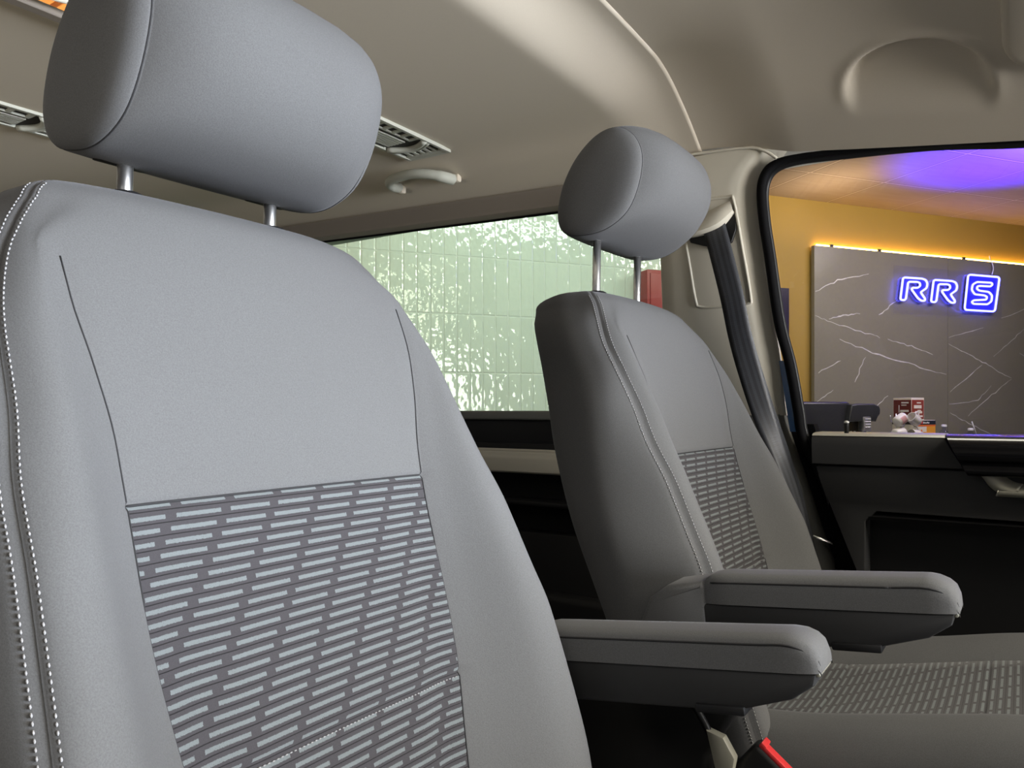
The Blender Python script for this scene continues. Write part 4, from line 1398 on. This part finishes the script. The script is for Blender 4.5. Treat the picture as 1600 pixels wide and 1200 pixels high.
bmk('drip_tray', bm, MAT['chrome'], cm, sharp=40)

def facet(parent, name, mx, quads, mat, d):
    """flat printed areas lying on a box face"""
    bm = bmesh.new()
    for x0, x1, z0, z1 in quads:
        add_box(bm, (x0, d, z0), (x1, d + .0012, z1), 0, 1, mx)
    o = bmk(name, bm, mat, parent, smooth=False)
    return o
def facet_x(parent, name, mx, quads, mat, d):
    bm = bmesh.new()
    for y0, y1, z0, z1 in quads:
        add_box(bm, (d, y0, z0), (d + .0012, y1, z1), 0, 1, mx)
    return bmk(name, bm, mat, parent, smooth=False)
# lower box: dark top band, cream and orange below
I4 = Matrix.Identity(4)
base_rot = math.atan2(WV.y, WV.x)
bx = thing('carton', 'orange and cream carton with a dark top band, under the maroon carton', 'box', R(4.345, .47, HT), rot=base_rot)
bm = bmesh.new(); add_box(bm, (-.006, -.20, 0), (.165, .0, .124), .002, 1)
bmk('box_body', bm, MAT['card'], bx, sharp=40)
facet(bx, 'top_band', I4, [(-.006, .165, .094, .122)], MAT['navy'], -.0002)
facet_x(bx, 'side_band', I4, [(-.199, .0, .094, .122)], MAT['navy'], -.0070)
facet(bx, 'orange_print', I4, [(.085, .163, .002, .082), (.055, .085, .002, .045)], MAT['orange'], .0000)
facet(bx, 'red_print', I4, [(-.005, .165, .083, .093), (.020, .032, .004, .045), (.034, .045, .015, .060), (.045, .055, .002, .030)], MAT['orangered'], .0001)
facet(bx, 'red_mark', I4, [(.022, .046, .099, .119)], MAT['red'], .0012)
facet(bx, 'white_lettering', I4, [(.052 + k * .0115, .060 + k * .0115, .101 + (k % 2) * .001, .113 - (k % 3) * .002) for k in range(5)], MAT['white'], .0012)
# upper box, turned so that two faces show
ux = thing('carton', 'maroon carton with white print, stacked on the orange and cream carton', 'box', R(4.305, .46, HT + .1245), rot=base_rot)
bm = bmesh.new(); add_box(bm, (-.155, -.110, 0), (.0, .0, .150), .002, 1)
bmk('box_body', bm, MAT['card'], ux, sharp=40)
facet(ux, 'maroon_face', I4, [(-.150, -.0005, .007, .136)], MAT['lacquer'], .0)
facet_x(ux, 'red_face', I4, [(-.105, -.003, .007, .136)], MAT['lacquer2'], .0)
facet(ux, 'white_print', I4, [(-.082, -.022, .112, .122), (-.082, -.040, .097, .104), (-.105, -.10, .05, .10), (-.092, -.022, .055, .068)], MAT['white'], .0012)
facet_x(ux, 'cream_print', I4, [(-.085, -.020, .078, .100), (-.090, -.03, .045, .060), (-.080, -.05, .060, .068), (-.095, -.04, .020, .032), (-.030, -.012, .022, .030), (-.080, -.045, .112, .120)], MAT['card'], .0012)
# mug stand with hanging mugs
ms = thing('mug_stand', 'chrome wire mug stand on the counter in front of the cartons', 'mug stand', R(3.868, .74, HT), rot=base_rot)
bm = bmesh.new()
add_tube(bm, [(.058 * math.cos(2 * math.pi * k / 24), .058 * math.sin(2 * math.pi * k / 24), .004) for k in range(24)], .003, 6, True)
add_tube(bm, [(0, 0, .004), (0, 0, .17)], .003, 8)
add_tube(bm, [(-.058, 0, .004), (.058, 0, .004)], .003, 8)
bmk('stand', bm, MAT['chrome'], ms)
hooks = [(-.040, .0), (.0, .010), (.040, .0)]
for i, (hx, hy) in enumerate(hooks):
    bm = bmesh.new()
    add_tube(bm, cr([(0, 0, .120 + i * .008), (hx * .6, hy * .6, .118), (hx, hy, .126), (hx * 1.15, hy * 1.15, .158)], 5), .0028, 7)
    bmk('hook', bm, MAT['chrome'], ms)
for i, (mxp, tilt, zz, lab) in enumerate([((3.822, .812), 62, .132, 'white mug with a pink print, upper left on the mug stand'), ((3.938, .812), -58, .134, 'plain white mug hanging upper right on the mug stand'), ((3.812, .812), 84, .050, 'plain white mug at the lower left of the mug stand'), ((3.944, .812), -84, .040, 'plain white mug at the lower right of the mug stand')]):
    mg = thing('mug', lab, 'mug', R(mxp[0], mxp[1], HT + zz), 'mugs on the stand', base_rot)
    T = Matrix.Rotation(math.radians(tilt), 4, 'Y') @ Matrix.Scale(.92, 4) @ Matrix.Translation((0, 0, -.038))
    bm = bmesh.new()
    add_lathe(bm, [(.026, 0), (.034, .006), (.036, .03), (.036, .075), (.033, .075), (.032, .010), (.01, .008)], 22, (0, 0, 0), T)
    bd = bmk('cup', bm, MAT['mug'], mg, sharp=60)
    bm = bmesh.new()
    add_tube(bm, [T @ Vector((.034 + .024 * math.sin(math.pi * k / 10), 0, .016 + .045 * k / 10)) for k in range(11)], .005, 8)
    bmk('handle', bm, MAT['mug'], mg)
    if i == 0:
        bm = bmesh.new()
        for k in range(8):
            a = math.radians(40 + k * 12)
        vs0 = []
        for k in range(9):
            a = math.radians(45 + k * 11)
            vs0.append((bm.verts.new(T @ Vector((.0365 * math.cos(a), .0365 * math.sin(a), .02))), bm.verts.new(T @ Vector((.0365 * math.cos(a), .0365 * math.sin(a), .062)))))
        for a, b in zip(vs0, vs0[1:]): bm.faces.new((a[0], b[0], b[1], a[1]))
        bmk('print', bm, MAT['mugband'], mg)
# small bottles and an acrylic stand
for (w, d, hh_, lab) in ((4.600, .46, .075, 'small clear bottle with a pale cap, right beside the orange carton'), (4.725, .56, .052, 'short clear dispenser bottle between the capped bottle and the acrylic stand')):
    bt = thing('bottle', lab, 'bottle', R(w, d, HT), 'bottles on the counter')
    bm = bmesh.new()
    add_lathe(bm, [(.026, 0), (.029, .004), (.029, hh_ * .55), (.020, hh_ * .72), (.013, hh_ * .78), (.013, hh_)], 20)
    bmk('bottle_body', bm, MAT['bottle'], bt)
    bm = bmesh.new()
    add_lathe(bm, [(.017, hh_), (.018, hh_ + .004), (.018, hh_ + .014), (.012, hh_ + .018)], 18)
    bmk('cap', bm, MAT['white'], bt)
st = thing('display_stand', 'clear acrylic display stand with a white edge at the right of the bottles', 'display stand', R(4.88, .45, HT), rot=base_rot)
bm = bmesh.new()
add_prism(bm, [(-.16, .006), (-.06, .125), (.11, .125), (.20, .006)], -.004, .0, 1)
add_box(bm, (-.16, -.08, 0), (.20, .04, .006))
bmk('acrylic_body', bm, MAT['acrylic'], st, smooth=False)
bm = bmesh.new(); add_tube(bm, [(-.02, .012, .112), (.030, .012, .010)], .004, 6)
bmk('white_edge', bm, MAT['white'], st)

def to_room(o, theta=0):
    m = Matrix.Scale(-1, 4, (0, 1, 0)) @ Matrix.Rotation(theta, 4, 'Z')
    for ch in o.children_recursive:
        if ch.type == 'MESH':
            ch.data.transform(m); ch.data.flip_normals()
for o in (cm, bx, ms, st) + tuple(x for x in C.objects if x.name.split('.')[0] == 'mug'):
    to_room(o)
to_room(ux, math.radians(92))
# wooden ceiling raft over the van (seen through the roof window)
o = wall_quad('ceiling_raft', 0, 1, 0, 1, 0, MAT['wood'])
bpy.data.objects.remove(o)
bm = bmesh.new()
for k in range(26):
    add_box(bm, (-3.9, .55 + k * .07, 1.30 + ZC), (-1.9, .60 + k * .07, 1.38 + ZC), .003, 1)
raft = bmk('ceiling_raft', bm, MAT['wood'], sharp=40)
tag(raft, 'orange wooden slat raft under the showroom ceiling, seen through the roof window', 'ceiling raft')

# ------------------------------------------------------------------ light
def area(name, loc, tgt, sx, sy, power, col=(1, 1, 1), spread=180):
    l = bpy.data.lights.new(name, 'AREA'); l.shape = 'RECTANGLE'; l.size = sx; l.size_y = sy; l.energy = power; l.color = col
    l.spread = math.radians(spread)
    o = bpy.data.objects.new(name, l); C.objects.link(o)
    o.location = loc
    d = Vector(tgt) - Vector(loc)
    o.rotation_euler = d.to_track_quat('-Z', 'Y').to_euler()
    return o
# daylight from the shop front ahead of the windscreen, then an added fill
area('front_light', (3.1, .85, ZC + .04), (-.5, .95, ZC + .08), 1.6, 1.2, 46, (1.0, .95, .88), 85)
area('front_light', (2.8, 1.05, ZC + .06), (-.60, .38, ZC + .04), .8, .7, 15, (.80, .92, 1.10), 50)  # added narrow cool fill for the near seat
# unseen showroom lamps, with added fills among them
area('tile_wall_lamp', R(1.6, 1.3, 1.44), R(1.6, 0, .3), 2.6, .12, 25, (.95, 1, .94))
area('tile_wall_lamp', R(-1.2, 1.8, 1.44), R(-1.0, 0, .2), 2.2, .12, 25, (.95, 1, .94))
area('yellow_wall_lamp', R(4.2, 1.6, 1.42), R(4.0, 0, .2), 1.8, .2, 36, (1, .90, .80))
area('ceiling_fill', R(3.62, .42, .95), R(3.68, .42, 1.47), .45, .25, 2.1, (1, .72, .50), 110)  # added warm fill for the tan left part of the ceiling
area('sill_fill', (-.1, 2.7, ZC + 1.46), (-.1, 1.7, ZC - .05), .4, .4, 9, (1, .93, .82))  # added fill aimed at the door sill
area('passenger_side_fill', (.6, -1.6, ZC + 1.45), (.5, -1.4, ZC - 1.4), 1.6, 1.6, 45, (1, .95, .86))  # added fill, bounced off the floor up to the roof lining
def spot(name, loc, tgt, power, ang, col, blend=.8, r=.05):
    l = bpy.data.lights.new(name, 'SPOT'); l.energy = power; l.color = col; l.spot_size = math.radians(ang); l.spot_blend = blend; l.shadow_soft_size = r
    o = bpy.data.objects.new(name, l); C.objects.link(o); o.location = loc
    o.rotation_euler = (Vector(tgt) - Vector(loc)).to_track_quat('-Z', 'Y').to_euler()
spot('blue_uplight', R(4.6, 1.0, -.10), R(4.38, 1.25, 1.47), 1500, 60, (.035, .0, 1.0), 1.0)
spot('blue_sill_fill', R(5.0, .9, 1.30), (-.11, 1.66, ZC - .05), 160, 5, (.25, .15, 1.0), 1.0)  # added blue beam for the purple reflection on the sill
area('rear_lining_fill', (-2.1, -1.1, ZC - .40), (-1.2, 1.0, ZC + .60), 1.2, .6, 3.2, (1, .90, .74), 90)  # added low fill for the rear roof lining
area('cushion_fill', (1.9, 1.0, ZC + 1.40), (.0, 1.1, ZC - .35), .9, .9, 36, (1, .92, .76), 100)  # added fill for the cushions and armrest tops
area('raft_fill', (-2.6, 1.3, ZC + .80), (-2.8, 1.35, ZC + 1.3), .6, .6, 7, (1, .74, .45))  # added warm fill so that the raft shows orange

wd = bpy.data.worlds.new('world'); sc.world = wd; wd.use_nodes = True
wd.node_tree.nodes['Background'].inputs[0].default_value = (.95, .97, 1.0, 1)
wd.node_tree.nodes['Background'].inputs[1].default_value = .08

sc.view_settings.view_transform = 'Standard'
sc.view_settings.look = 'None'
sc.view_settings.exposure = 0.0
sc.view_settings.gamma = 1.0
sc.cycles.max_bounces = 10
sc.cycles.transparent_max_bounces = 12
sc.cycles.sample_clamp_indirect = 6
